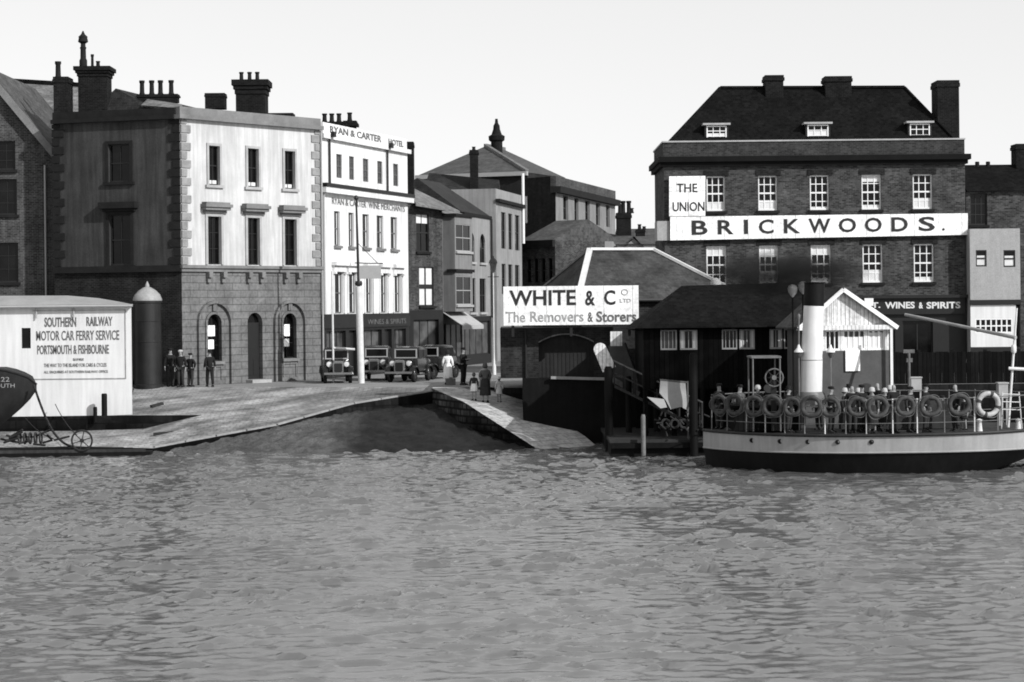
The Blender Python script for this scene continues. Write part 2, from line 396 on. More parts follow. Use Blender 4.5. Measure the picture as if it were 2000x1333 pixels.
def window(root, f, r, cols=2, rows=2, fm=None, gm=None, dep=.16, fw=.06, bw=.03, arch=False, sill=None, surround=None, sw=.14, blind=0, bm=None, mid=True, name='window', label=None, curtains=0, topblind=0):
    u0, u1, z0, z1 = r[:4]; fm = fm or M_frame; gm = gm or M_glass
    mb = MB(); d0, d1 = -dep-.02, -dep+.05
    if arch:
        rr = (u1-u0)/2; zc = z1-rr; um = (u0+u1)/2; N = 10
        f.box(mb, u0, u0+fw, z0, zc, d0, d1); f.box(mb, u1-fw, u1, z0, zc, d0, d1)
        for k in range(N):
            t0, t1 = math.pi*k/N, math.pi*(k+1)/N
            q = lambda t, rad: (um-rad*math.cos(t), zc+rad*math.sin(t))
            a, b, c, d = q(t0, rr), q(t1, rr), q(t1, rr-fw), q(t0, rr-fw)
            mb.hexa([f.pt(*a, d1), f.pt(*b, d1), f.pt(*b, d0), f.pt(*a, d0), f.pt(*d, d1), f.pt(*c, d1), f.pt(*c, d0), f.pt(*d, d0)])
        f.box(mb, u0+fw, u1-fw, z0, z0+fw, d0, d1)
    else:
        f.box(mb, u0, u0+fw, z0, z1, d0, d1); f.box(mb, u1-fw, u1, z0, z1, d0, d1)
        f.box(mb, u0+fw, u1-fw, z0, z0+fw*1.3, d0, d1); f.box(mb, u0+fw, u1-fw, z1-fw, z1, d0, d1)
    for c in range(1, cols):
        u = u0+(u1-u0)*c/cols; f.box(mb, u-bw/2, u+bw/2, z0+fw*1.3+.001, z1-fw-.001, d0+.01, d1-.02)
    for c in range(1, rows):
        z = z0+(z1-z0)*c/rows; w = bw*(1.8 if (mid and c*2 == rows) else 1)
        f.box(mb, u0+fw+.001, u1-fw-.001, z-w/2, z+w/2, d0+.012, d1-(.022 if w == bw else .005))
    w = mb.build(name, fm, root)
    if label: w['label'] = label
    g = MB()
    if arch:
        rr = (u1-u0)/2; zc = z1-rr; um = (u0+u1)/2; N = 10
        g.poly([f.pt(u0, z0, d0+.015)]+[f.pt(um-rr*math.cos(math.pi*k/N), zc+rr*math.sin(math.pi*k/N), d0+.015) for k in range(N+1)]+[f.pt(u1, z0, d0+.015)])
    else: g.poly([f.pt(u0, z0, d0+.015), f.pt(u1, z0, d0+.015), f.pt(u1, z1, d0+.015), f.pt(u0, z1, d0+.015)])
    g.build('pane', gm, w)
    dd = d0+.022
    if blind:
        b = MB(); zz = z0+fw+(z1-z0)*blind; f.box(b, u0+fw+.003, u1-fw-.003, z0+fw*1.3+.002, zz, dd, dd+.006); b.build('blind', bm or M_blind, w)
    if topblind:
        b = MB(); f.box(b, u0+fw+.003, u1-fw-.003, z1-(z1-z0)*topblind, z1-fw-.003, dd, dd+.006); b.build('blind', bm or M_blind, w)
    if curtains:
        cw = (u1-u0)*curtains
        for k, (a, b2) in enumerate(((u0+fw, u0+fw+cw), (u1-fw-cw, u1-fw))):
            b = MB(); f.box(b, a, b2, z0+fw*1.3+.002, z1-fw-.003, dd, dd+.006); b.build('curtain', bm or M_blind, w)
    if surround:
        b = MB(); p = .07
        f.box(b, u0-sw, u0-.002, z0, z1+sw, 0, p); f.box(b, u1+.002, u1+sw, z0, z1+sw, 0, p); f.box(b, u0, u1, z1+.002, z1+sw, 0, p)
        b.build('surround', surround, w)
    if sill:
        b = MB(); f.box(b, u0-.1-(sw if surround else 0), u1+.1+(sw if surround else 0), z0-.14, z0-.003, -.1, .13); b.build('sill', sill, w)
    return w

def stack(root, x0, x1, y0, y1, z0, z1, m=None, cap=.12, capz=.25, pots=(), potr=.13, capm=None, flare=False):
    b = MB(); b.box(x0, x1, y0, y1, z0, z1-capz)
    if flare:
        for k, (e, h) in enumerate(((.05,.0),(.12,.33),(.2,.6))):
            b.box(x0-e, x1+e, y0-e, y1+e, z1-capz+capz*h+.001*k, z1-capz+capz*(h+.4 if k == 2 else h+.33))
    else:
        b.box(x0-cap, x1+cap, y0-cap, y1+cap, z1-capz, z1-capz*.45); b.box(x0-cap*.4, x1+cap*.4, y0-cap*.4, y1+cap*.4, z1-capz*.45, z1)
    c = b.build('chimney', m or M_stack, root)
    for (px_, py_, h, r) in pots:
        p = MB(); p.lathe((px_, py_, z1-.02), [(r*.95, 0), (r, .06), (r*.82, .14), (r*.75, h*.8), (r*.95, h*.86), (r*.95, h), (r*.6, h), (r*.6, h-.08)], 12)
        p.build('chimney_pot', M_pot, c)
    return c

# ------------------------------------------------------------------ world and sun
w = bpy.data.worlds.new('World'); S.world = w; w.use_nodes = True
nt = w.node_tree; bg = nt.nodes['Background']
sky = nt.nodes.new('ShaderNodeTexSky'); sky.sky_type = 'NISHITA'; sky.sun_disc = False
SUN_DIR = Vector((.75, -.62, .60)).normalized()    # towards the sun
el = math.asin(SUN_DIR.z); az = math.atan2(SUN_DIR.x, SUN_DIR.y)
sky.sun_elevation = el; sky.sun_rotation = az
sky.air_density = 1.0; sky.dust_density = 0.6; sky.ozone_density = 1
bw = nt.nodes.new('ShaderNodeRGBToBW'); nt.links.new(sky.outputs[0], bw.inputs[0])
hz_ = mulc(nt, bw.outputs[0], 4.7, 'MIX', .68)   # thin even high haze over the clear sky
nt.links.new(hz_, bg.inputs[0]); bg.inputs[1].default_value = 0.114
sl = bpy.data.lights.new('sun', 'SUN'); sl.energy = 3.1; sl.angle = R(.5)
so = bpy.data.objects.new('sun', sl); COL.objects.link(so)
so.rotation_euler = (-SUN_DIR).to_track_quat('-Z', 'Y').to_euler()
S.view_settings.view_transform = 'Standard'; S.view_settings.look = 'None'
S.view_settings.exposure = 0.72; S.view_settings.gamma = 1
S.cycles.filter_width = 1.8

# ================================================================== SETTING
def struct(name, mb, m, kind='structure'):
    o = mb.build(name, m); o['kind'] = kind; return o
T1 = atz(262, 757, ZS); T2 = atz(540, 756, ZS); T3 = atz(845, 757, ZS)
B1 = at(256, 762, 93); B1.z = ZS-.02; B2 = at(212, 812, 92)
WL = at(186, 812, 90.8); WR = at(395, 811, 91.2); WB1 = at(150, 842, 90.8); WB1.x = WL.x-.8; WB2 = at(280, 838, 90.9)
S3 = at(845, 765, 94.3); S2 = at(690, 790, 91.8); S1 = at(540, 832, 89); S0 = at(300, 876, 87); S00 = at(150, 872, 87)
J1 = atz(965, 757, ZS)
XW = xof(1052, 93)
g = MB(); e = [(-400, 96.2, ZS), (-17.9, 96.2, ZS), T1, T2, T3, J1, (XW, 93, ZS), (400, 93, ZS), (400, 1400, ZS), (-400, 1400, ZS)]
g.poly([tuple(p) for p in e]); struct('ground', g, M_road)
def skirt(mb, pts, zb):
    for a, b in zip(pts, pts[1:]): mb.poly([(a[0],a[1],zb), (b[0],b[1],zb), tuple(b), tuple(a)])
g = MB(); skirt(g, [(-400, 96.2, ZS), (-17.9, 96.2, ZS), tuple(T1)], -1.5); struct('quay_wall_west', g, M_quay)['kind'] = 'structure'
g = MB(); skirt(g, [tuple(J1), (XW, 93, ZS), (400, 93, ZS)], -1.5)
q = struct('quay_wall', g, M_quay)
# upper apron, above the dark retaining wall
g = MB()
for tri in ([T1,B1,B2],[T1,B2,WR],[T1,WR,T2],[B2,WL,WR],[T2,WR,S1],[T2,S1,S2],[T2,S2,T3],[T3,S2,S3],
            [WR,WB2,S0],[WR,S0,S1],[WB2,WB1,S00],[WB2,S00,S0]): g.poly([tuple(p) for p in tri])
WB0 = (-45, 90.8, .7); S000 = (-45, 87, .0)
g.poly([tuple(WB1), WB0, S000, tuple(S00)])
g.poly([tuple(B1), (-45, 93, 1.3), (-45, 90.8, 1.25), tuple(WL), tuple(B2)])
me_slip = struct('slipway', g, M_granite)
g = MB(); g.poly([tuple(p) for p in (WR, WB2, WL)]); g.poly([tuple(p) for p in (WB2, WB1, WL)])
g.poly([tuple(WL), (-45, 90.8, 1.25), WB0, tuple(WB1)]); struct('slipway_retaining_wall', g, M_quay)
g = MB(); skirt(g, [tuple(p) for p in (S00, S0, S1, S2, S3)], -1.2); struct('slipway_side_wall', g, M_quay)
# kerb stones along the lower edge of the slipway
kb = MB(); edge = [S0, S1, S2, S3]
for a, b in zip(edge, edge[1:]):
    n = max(1, int((b-a).length/1.1))
    for k in range(n):
        p = a.lerp(b, k/n+.012/n*8*.1); q2 = a.lerp(b, (k+1)/n-.01)
        kb.beam(p+Vector((0,.15,.03+random.uniform(-.01,.01))), q2+Vector((0,.15,.03)), .2, .1)
struct('slipway_kerb', kb, M_kerb)
# beach below the slipway
rng = np.random.default_rng(3)
def heightsheet(name, fn, nu, nv, m, amp, smooth=2, kind='structure'):
    N = rng.standard_normal((nv+1, nu+1))
    for _ in range(smooth): N = (N+np.roll(N,1,0)+np.roll(N,-1,0)+np.roll(N,1,1)+np.roll(N,-1,1))/5
    N = N/N.std()*amp; mb = MB()
    for j in range(nv+1):
        for i in range(nu+1):
            p = fn(i/nu, j/nv); mb.v.append((p[0], p[1], p[2]+float(N[j, i])))
    for j in range(nv):
        for i in range(nu):
            a = j*(nu+1)+i; mb.f.append((a, a+1, a+nu+2, a+nu+1))
    o = mb.build(name, m); o['kind'] = kind; return o
xa, xb = xof(330, 86), xof(1080, 86)
def beach_pt(s, t):
    Yw = float(np.interp(s, [0, .28, .48, .69, 1], [87.0, 89.0, 91.8, 94.3, 94.3])); Ht = float(np.interp(s, [0, .12, .28, .48, .69, 1], [.02, .35, .88, 1.4, 1.6, .7]))
    Y = 84.6+(Yw+.35-84.6)*t
    return (xa+(xb-xa)*s)*Y/86, Y, -.25+(Ht+.25)*min(1, (Y-84.6)/(Yw-84.6))**.85
heightsheet('beach', beach_pt, 150, 60, M_beach, .035)
# second slipway (jetty) running down to the right
JL = [at(842, 758, 94.5), at(905, 785, 90.4), at(1010, 852, 87.0), at(1060, 884, 85.8)]
JR = [at(968, 757, 95.4), at(1060, 800, 92.4), at(1142, 852, 89.0), at(1180, 884, 87.4)]
JL[0].z = ZS+.004; JR[0].z = ZS+.004
g = MB()
for k in range(3):
    for j in range(6):
        a0, a1 = JL[k].lerp(JL[k+1], j/6), JL[k].lerp(JL[k+1], (j+1)/6); b0, b1 = JR[k].lerp(JR[k+1], j/6), JR[k].lerp(JR[k+1], (j+1)/6)
        g.poly([a0, a1, b1, b0])
struct('jetty', g, M_jetty)
g = MB(); skirt(g, [tuple(S3)]+[tuple(p) for p in JL]+[tuple(JR[3])], -1.2); struct('jetty_rubble_wall', g, M_rubble)
g = MB(); skirt(g, [tuple(p) for p in reversed(JR)], -1.2); struct('jetty_side_wall', g, M_quay)

# water: spectral chop on a fine mesh, flat sheets round it
def water():
    n, dx = 640, 0.1; Lt = n*dx
    k = 2*np.pi*np.fft.fftfreq(n, dx); KX, KY = np.meshgrid(k, k); K = np.hypot(KX, KY); K[0,0] = 1
    kp = 2*np.pi/.55
    rg = np.random.default_rng(11)
    def field(P): 
        P = P.copy(); P[0,0] = 0
        H = np.fft.fft2(rg.standard_normal((n, n)))*np.sqrt(P); return H, np.real(np.fft.ifft2(H)).std()
    P = np.exp(-.9*(kp/K)**2)/K**3.6*(.05+(np.abs(KY)/K)**3)*np.exp(-(K*.05)**2)
    H, sd = field(P); h = np.real(np.fft.ifft2(H))/sd
    Dy = np.real(np.fft.ifft2(1j*KY/K*H))/sd; Dx = np.real(np.fft.ifft2(1j*KX/K*H))/sd
    # gusts: chop comes in short patches with smoother water between
    E1, s1 = field(np.exp(-(K/4.5)**2)*(K > .5)); e1 = np.real(np.fft.ifft2(E1))/s1
    E2, s2 = field(np.exp(-(K/.6)**2)); e2 = np.real(np.fft.ifft2(E2))/s2
    amp = .50+1.0*np.clip((e1-.15)/1.1, 0, 1.6)+.2*e2
    amp = np.clip(amp, .3, 2.3)*.027
    h = h*amp; Dx = Dx*amp*.45; Dy = Dy*amp*.45
    x0, x1, y0, y1 = -29.0, 29.0, 27.0, 95.0
    xs = np.arange(x0, x1+1e-6, .11); ys = np.arange(y0, y1+1e-6, .11)
    X, Y = np.meshgrid(xs, ys)
    iu = (np.round((X-x0)/dx).astype(int)) % n; iv = (np.round((Y-y0)/dx).astype(int)) % n
    fade = np.clip((X-x0)/2, 0, 1)*np.clip((x1-X)/2, 0, 1)*np.clip((Y-y0)/2, 0, 1)*np.clip((y1-Y)/2, 0, 1)
    calm = np.clip(.45+.55*(Y-30)/20, .45, 1.0)*np.clip(1.15-.35*(Y-60)/30, .7, 1.15)
    Z = h[iv, iu]*fade*calm; XX = X+Dx[iv, iu]*fade*calm; YY = Y+Dy[iv, iu]*fade*calm
    nv, nu = X.shape
    co_ = np.stack([XX, YY, Z], -1).reshape(-1, 3).astype(np.float32)
    idx = np.arange(nv*nu).reshape(nv, nu)
    q = np.stack([idx[:-1,:-1], idx[:-1,1:], idx[1:,1:], idx[1:,:-1]], -1).reshape(-1, 4)
    B = 900.0
    ex = np.array([(x0,y0,0),(x1,y0,0),(x1,y1,0),(x0,y1,0),(-B,-200,0),(B,-200,0),(B,y1+3,0),(-B,y1+3,0)], np.float32)
    b0 = nv*nu
    exq = np.array([(4,5,1,0),(5,6,2,1),(6,7,3,2),(7,4,0,3)])+b0
    co_ = np.concatenate([co_, ex]); q = np.concatenate([q, exq])
    me = bpy.data.meshes.new('water'); me.vertices.add(len(co_)); me.vertices.foreach_set('co', co_.ravel())
    me.loops.add(q.size); me.loops.foreach_set('vertex_index', q.ravel().astype(np.int32))
    me.polygons.add(len(q)); me.polygons.foreach_set('loop_start', np.arange(0, q.size, 4, dtype=np.int32))
    me.polygons.foreach_set('loop_total', np.full(len(q), 4, np.int32))
    me.polygons.foreach_set('use_smooth', np.ones(len(q), bool)); me.update(); me.validate()
    me.materials.append(M_water)
    o = bpy.data.objects.new('water', me); COL.objects.link(o); o['kind'] = 'structure'
water()

# ================================================================== CUSTOMS HOUSE (left corner)
LC = Vector((xof(108, 102.2), 102.2, 0)); CC = Vector((xof(356, 100), 100, 0)); RC = Vector((xof(628, 107.2), 107.2, 0))
fl, fr = Fac(LC, CC), Fac(CC, RC)
root = thing('corner_house', 'large corner house, white stuccoed above a grey rusticated arched ground floor', 'house', (CC.x, CC.y, ZS))
z1 = fr.pix(356, 232)[1]; zstr = fr.pix(356, 522)[1]; zs0 = zstr-.12
hr = []   # holes right face
up = [fr.rect(407, 428, 283, 360), fr.rect(483, 504, 291, 366), fr.rect(555, 575, 298, 371)]
lo = [fr.rect(405, 431, 421, 517), fr.rect(483, 506, 426, 520), fr.rect(555, 578, 431, 522)]
zu0 = sum(r[2] for r in up)/3; zu1 = sum(r[3] for r in up)/3; zl1 = sum(r[3] for r in lo)/3
up = [(r[0], r[1], zu0, zu1) for r in up]; lo = [(r[0], r[1], zstr+.14, zl1) for r in lo]
mb = MB(); wall(mb, fr, 0, fr.L, zstr, z1, up+lo, .2); mb.build('wall', M_white, root)
# ground floor rusticated
zt = fr.pix(418, 612)[1]
ga = [fr.rect(403, 433, 612, 706), fr.rect(484, 513, 613, 742), fr.rect(551, 579, 614, 700)]
ga = [(r[0], r[1], r[2], zt) for r in ga]; ga[1] = (ga[1][0], ga[1][1], ZS+.18, zt)
mb = MB(); wall(mb, fr, 0, fr.L, ZS-.6, zstr, [g_+(True,) for g_ in ga], .3); mb.build('ground_floor_wall', M_rust, root)
for r in up: window(root, fr, r, 2, 2, M_framed, M_glass, .17, .05, .03, surround=M_surr, sw=.13, sill=M_surr, blind=.1)
for r in lo:
    window(root, fr, r, 2, 3, M_framed, M_glass, .17, .05, .03, surround=M_surr, sw=.15)
    b = MB(); fr.box(b, r[0]-.26, r[1]+.26, r[3]+.17, r[3]+.31, 0, .16); fr.box(b, r[0]-.38, r[1]+.38, r[3]+.31, r[3]+.45, 0, .36)
    fr.box(b, r[0]-.44, r[1]+.44, r[3]+.45, r[3]+.6, 0, .46)
    # rounded top of the hood
    fr.box(b, r[0]-.34, r[1]+.34, r[3]+.6, r[3]+.7, 0, .36)
    b.build('window_hood', M_corn, root)
window(root, fr, ga[0], 2, 3, M_framed, M_glass, .26, .06, .03, arch=True)
window(root, fr, ga[2], 2, 3, M_framed, M_glass, .26, .06, .03, arch=True)
# door in the middle arch
r = ga[1]; d = MB(); fr.box(d, r[0]+.05, r[1]-.05, r[2], zt-.5, -.27, -.22); fr.box(d, r[0]+.12, (r[0]+r[1])/2-.04, r[2]+.2, r[2]+1.0, -.215, -.20); fr.box(d, (r[0]+r[1])/2+.04, r[1]-.12, r[2]+.2, r[2]+1.0, -.215, -.20)
do = d.build('door', M_framed, root)
h = MB(); p = fr.pt(r[0]+.15, r[2]+1.05, -.19); h.lathe(p, [(.01,-.03),(.035,0),(.01,.03)], 8); h.build('handle', M_chrome, do)
b = MB(); b.poly([fr.pt(r[0], r[2], -.29), fr.pt(r[1], r[2], -.29), fr.pt(r[1], zt, -.29), fr.pt(r[0], zt, -.29)]); b.build('fanlight', M_glass, root)
b = MB(); fr.box(b, r[0]-.15, r[1]+.15, ZS, ZS+.16, -.2, .5); b.build('doorstep', M_surr, root)
# recessed panels under the arched windows and big arched mouldings
for gi, (px0, px1, pt_) in ((0, (384, 456, 577)), (2, (534, 602, 577))):
    r = ga[gi]; um = (r[0]+r[1])/2; zc = r[3]-(r[1]-r[0])/2
    rad = (r[1]-r[0])/2+.62
    for nm, ra, ww, dd, mm in (('arch_moulding', rad, .14, .17, M_rust), ('window_surround', (r[1]-r[0])/2+.08, .13, .07, M_rust)):
        b = MB(); N = 16
        pts = [(um-ra, ZS-.02 if ra == rad else r[2])]+[(um-ra*math.cos(math.pi*k/N), zc+ra*math.sin(math.pi*k/N)) for k in range(N+1)]+[(um+ra, ZS-.02 if ra == rad else r[2])]
        for k in range(len(pts)-1):
            (a0, b0), (a1, b1) = pts[k], pts[k+1]
            def inn(a, bb): 
                if bb <= zc+1e-6: return (a+(ww if a < um else -ww), bb)
                t = (ra-ww)/ra; return (um+(a-um)*t, zc+(bb-zc)*t)
            i0, i1 = inn(a0, b0), inn(a1, b1)
            b.hexa([fr.pt(a0,b0,dd), fr.pt(a1,b1,dd), fr.pt(a1,b1,0), fr.pt(a0,b0,0), fr.pt(*i0,dd), fr.pt(*i1,dd), fr.pt(*i1,0), fr.pt(*i0,0)])
        b.build(nm, mm, root)
    b = MB(); fr.box(b, um-.3, um+.3, zc-.02, zc-.12, 0, .0); 
    b = MB(); fr.box(b, r[0]-.1, r[1]+.1, r[2]-.16, r[2]-.01, 0, .14); b.build('sill', M_corn, root)
    b = MB(); fr.box(b, r[0]+.02, r[0]+.1, ZS+.25, r[2]-.2, 0, .05); fr.box(b, r[1]-.1, r[1]-.02, ZS+.25, r[2]-.2, 0, .05); fr.box(b, r[0]+.1, r[1]-.1, r[2]-.3, r[2]-.22, 0, .05); b.build('apron_panel', M_rust, root)
    b = MB(); fr.box(b, um-.13, um+.13, zc+(r[1]-r[0])/2+.1, zc+rad-.02, 0, .12); b.build('keystone', M_rust, root)
# paper notices in the windows
for gi, rows in ((0, ((600-0, 637), (662, 682))), (2, ((634, 657), (662, 676)))):
    pass
def notice(f, px0, px1, py0, py1, dd, label, cat='notice', m=None, group=None):
    r = f.rect(px0, px1, py0, py1); b = MB(); f.box(b, *r, dd, dd+.02); o = b.build('paper_notice', m or M_sign); return tag(o, label, cat, group)
notice(fr, 403, 417, 636, 657, .08, 'upper white notice on the left arched window of the corner house')
notice(fr, 404, 415, 664, 682, .08, 'lower white notice on the left arched window of the corner house')
notice(fr, 552, 563, 634, 657, .08, 'upper white notice on the right arched window of the corner house')
notice(fr, 552, 562, 662, 677, .08, 'lower white notice on the right arched window of the corner house')
# string course with paired consoles
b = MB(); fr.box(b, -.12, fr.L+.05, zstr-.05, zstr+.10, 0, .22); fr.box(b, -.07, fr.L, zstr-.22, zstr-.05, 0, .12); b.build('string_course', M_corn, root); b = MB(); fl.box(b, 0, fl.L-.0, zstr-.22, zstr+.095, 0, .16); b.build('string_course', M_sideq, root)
for r in lo:
    for u in (r[0]-.12, r[1]-.05):
        b = MB(); fr.box(b, u, u+.2, zstr-.75, zstr-.223, .0, .16); fr.box(b, u-.02, u+.22, zstr-.5, zstr-.224, .0, .3); b.build('console', M_corn, root)
# quoins
def quoins(f, u, sgn, za, zb, m, nm='quoin', wl=.62, ws=.38, hh=.43, dd=.06, alt=0):
    b = MB(); z = za; k = alt
    while z < zb-.1:
        wv = wl if k % 2 else ws; t = min(z+hh-.03, zb)
        if sgn > 0: f.box(b, u-(.06 if u < .01 else 0), u+wv, z+.03, t, 0, dd)
        else: f.box(b, u-wv, u+(.06 if u > f.L-.01 else 0), z+.03, t, 0, dd)
        z += hh; k += 1
    return b.build(nm, m, root)
quoins(fr, 0, 1, zstr+.1, z1-.05, M_quoin, 'quoins'); quoins(fr, fr.L, -1, zstr+.1, z1-.05, M_quoin, 'quoins')
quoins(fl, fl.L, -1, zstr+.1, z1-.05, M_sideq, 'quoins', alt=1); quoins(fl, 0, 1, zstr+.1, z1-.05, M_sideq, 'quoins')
# left face, its shade put into darker wall and stone colours
uw = fl.rect(212, 254, 282, 356); lw = fl.rect(214, 256, 420, 518); lw = (lw[0], lw[1], zstr+.14, lw[3])
gw = fl.rect(150, 190, 640, 700)
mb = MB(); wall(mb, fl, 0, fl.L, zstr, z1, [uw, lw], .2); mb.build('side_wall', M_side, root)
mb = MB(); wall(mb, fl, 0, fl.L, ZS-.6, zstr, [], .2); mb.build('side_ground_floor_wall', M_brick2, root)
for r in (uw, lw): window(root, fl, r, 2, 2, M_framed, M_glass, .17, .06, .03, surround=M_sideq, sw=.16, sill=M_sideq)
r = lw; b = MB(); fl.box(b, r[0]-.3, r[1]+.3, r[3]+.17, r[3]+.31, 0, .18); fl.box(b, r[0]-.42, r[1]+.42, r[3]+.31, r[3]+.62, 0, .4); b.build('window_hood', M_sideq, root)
# parapet / cornice
zp = fr.pix(356, 209)[1]
def band(b, pts, z0, z1, d):
    # mitred band round consecutive facades
    for f, e0, e1 in pts: f.box(b, e0, e1, z0, z1, -.25, d)
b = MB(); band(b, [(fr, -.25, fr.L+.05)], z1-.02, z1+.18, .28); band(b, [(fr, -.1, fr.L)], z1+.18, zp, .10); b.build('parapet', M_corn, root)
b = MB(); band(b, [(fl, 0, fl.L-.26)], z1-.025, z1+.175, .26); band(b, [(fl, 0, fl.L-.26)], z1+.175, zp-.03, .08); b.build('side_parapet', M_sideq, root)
# body sides/back and roof
BR = RC+Vector((-fr.n.x, -fr.n.y, 0))*0  # back corners
BRc = RC+Vector((-7.5, 3.2, 0)); BLc = LC+Vector((.3, 8, 0))
b = MB()
for a, c in ((RC, BRc), (BRc, BLc), (BLc, LC)): b.poly([(a.x,a.y,ZS-.6),(c.x,c.y,ZS-.6),(c.x,c.y,z1+.3),(a.x,a.y,z1+.3)])
b.build('rear_wall', M_brick2, root)
b = MB(); b.poly([(p.x, p.y, z1+.1) for p in (LC, CC, RC, BRc, BLc)]); rf = b.build('roof', M_slatem, root)
def P(px, py, Y): return at(px, py, Y)
# pitched roof seen over the parapet (hump on the left, light slope to the right)
b = MB(); za = z1+.2
pk1, pk2 = P(226, 173, 105), P(290, 189, 108)
l0, l1 = P(160, 218, 103), P(345, 214, 103.2)
b.poly([(l0.x, l0.y, za), (l1.x, l1.y, za), tuple(pk1)]); b.poly([(l1.x, l1.y, za), (l1.x+2, l1.y+5, zp+.3), tuple(pk2), tuple(pk1)])
b.poly([(l0.x, l0.y, za), tuple(pk1), tuple(pk2), (l0.x, l0.y+6, za)]); b.build('attic_roof', M_slated, root)
b = MB(); q = [P(288, 194, 104.5), P(356, 204, 103), P(356, 212, 102.0), P(275, 206, 103.6)]; b.poly(q); b.poly([tuple(v-Vector((0,0,.06))) for v in q]); b.build('lean_to_roof', M_slate, root)
def box_from(px0, px1, py0, py1, Y, D): 
    return xof(px0, Y, py0), xof(px1, Y, py0), Y, Y+D, zof((px0+px1)/2, py1, Y), zof((px0+px1)/2, py0, Y)
x0, x1, ya, yb, za, zb = box_from(152, 208, 130, 225, 103.5, 1.3)
stack(root, x0, x1, ya, yb, za, zb, capz=.5, cap=.16, flare=True, pots=[(xof(167, 104), 104.1, .45, .16), (xof(185, 104), 104.1, .7, .09), (xof(196, 104), 104.1, .35, .12)])
ck = MB(); cx = xof(168, 104.1); zz = zof(168, 132, 104.1)
ck.lathe((cx, 104.1, zz), [(.2,0),(.2,.35),(.15,.45),(.14,.9),(.17,1.0),(.13,1.05),(.12,1.2),(.26,1.3),(.22,1.5),(.24,1.55),(.1,1.68),(.03,1.85)], 12); ck.build('chimney_cowl', M_pot, root)
x0, x1, ya, yb, za, zb = box_from(104, 132, 150, 245, 102.8, 1.2)
stack(root, x0, x1, ya, yb, za, zb, capz=.3, cap=.05, pots=[(xof(117, 103.2), 103.4, .85, .17)])
x0, x1, ya, yb, za, zb = box_from(268, 346, 184, 200, 104.5, .7)
c0 = stack(root, x0, x1, ya, yb, za, zb, capz=.15, cap=.06, pots=[(xof(px, 104.8, 170), 104.85, .75, .15) for px in (277, 296, 313, 334)])
x0, x1, ya, yb, za, zb = box_from(400, 438, 182, 212, 106, .9)
stack(root, x0, x1, ya, yb, za, zb, capz=.2, cap=.03, pots=[])
x0, x1, ya, yb, za, zb = box_from(460, 517, 156, 226, 108, 1.5)
stack(root, x0, x1, ya, yb, za, zb, capz=.75, flare=True, pots=[(xof(px, 108.6, 150), 108.7, .5, .13) for px in (471, 487, 502)])
x0, x1, ya, yb, za, zb = box_from(518, 572, 221, 236, 110, 1.2)
b = MB(); b.box(x0, x1, ya, yb, za-1, zb); b.build('roof_parapet', M_stack, root)
# downpipes
b = MB(); p = fr.pt(fr.L-.0, 0, .12); b.tube([(p.x, p.y, ZS), (p.x, p.y, z1-.2)], .05); b.build('downpipe', M_frameg, root)

# ================================================================== FAR LEFT GABLED HOUSE
root = thing('gabled_house', 'dark gabled brick house at the left edge, beside the corner house', 'house', (xof(60, 104), 104, ZS))
fg = fpx(-170, 103.6, 109, 103.6); zE = fg.pix(109, 300)[1]; ua, zapex = fg.pix(-30, 132)
hs = [fg.rect(-2, 30, 276, 332), fg.rect(-4, 33, 350, 420), fg.rect(-4, 36, 474, 552)]
hs = [(fg.pix(-6, 400)[0],)+h_[1:] for h_ in hs]
zS = hs[0][2]-.001
b = MB(); wall(b, fg, 0, fg.L, ZS-.5, zS, hs[1:], .2)
# gable with the attic window
uR = fg.L; b2 = hs[0]
b.poly([fg.pt(0, zS), fg.pt(b2[0], zS), fg.pt(b2[0], b2[3]), fg.pt(0, b2[3])])
b.build('wall', M_brick3, root)
b = MB(); wall(b, fg, b2[0]-2, uR, zS, b2[3]+.0, [b2], .2)
b.v = [v for v in b.v]
b = MB()
us = [0, b2[0], b2[1], uR]
def rz_(u): return zE+(zapex-zE)*min(1, (uR-u)/(uR-ua))
b.poly([fg.pt(b2[1], zS, 0), fg.pt(uR, zS, 0), fg.pt(uR, zE, 0), fg.pt(b2[1], rz_(b2[1]), 0)])
b.poly([fg.pt(b2[0], b2[3], 0), fg.pt(b2[1], b2[3], 0), fg.pt(b2[1], rz_(b2[1]), 0), fg.pt(max(ua, b2[0]), rz_(max(ua, b2[0])), 0)])
b.poly([fg.pt(b2[0], zS, 0), fg.pt(b2[1], zS, 0), fg.pt(b2[1], b2[2], 0), fg.pt(b2[0], b2[2], 0)])
b.poly([fg.pt(0, zS, 0), fg.pt(b2[0], zS, 0), fg.pt(b2[0], rz_(b2[0]), 0), fg.pt(ua, zapex, 0), fg.pt(0, zE+1, 0)])
b.build('gable', M_brick3, root)
for r in hs: window(root, fg, r, 2, 3, M_framed, M_glass, .17, .06, .03, sill=M_sideq)
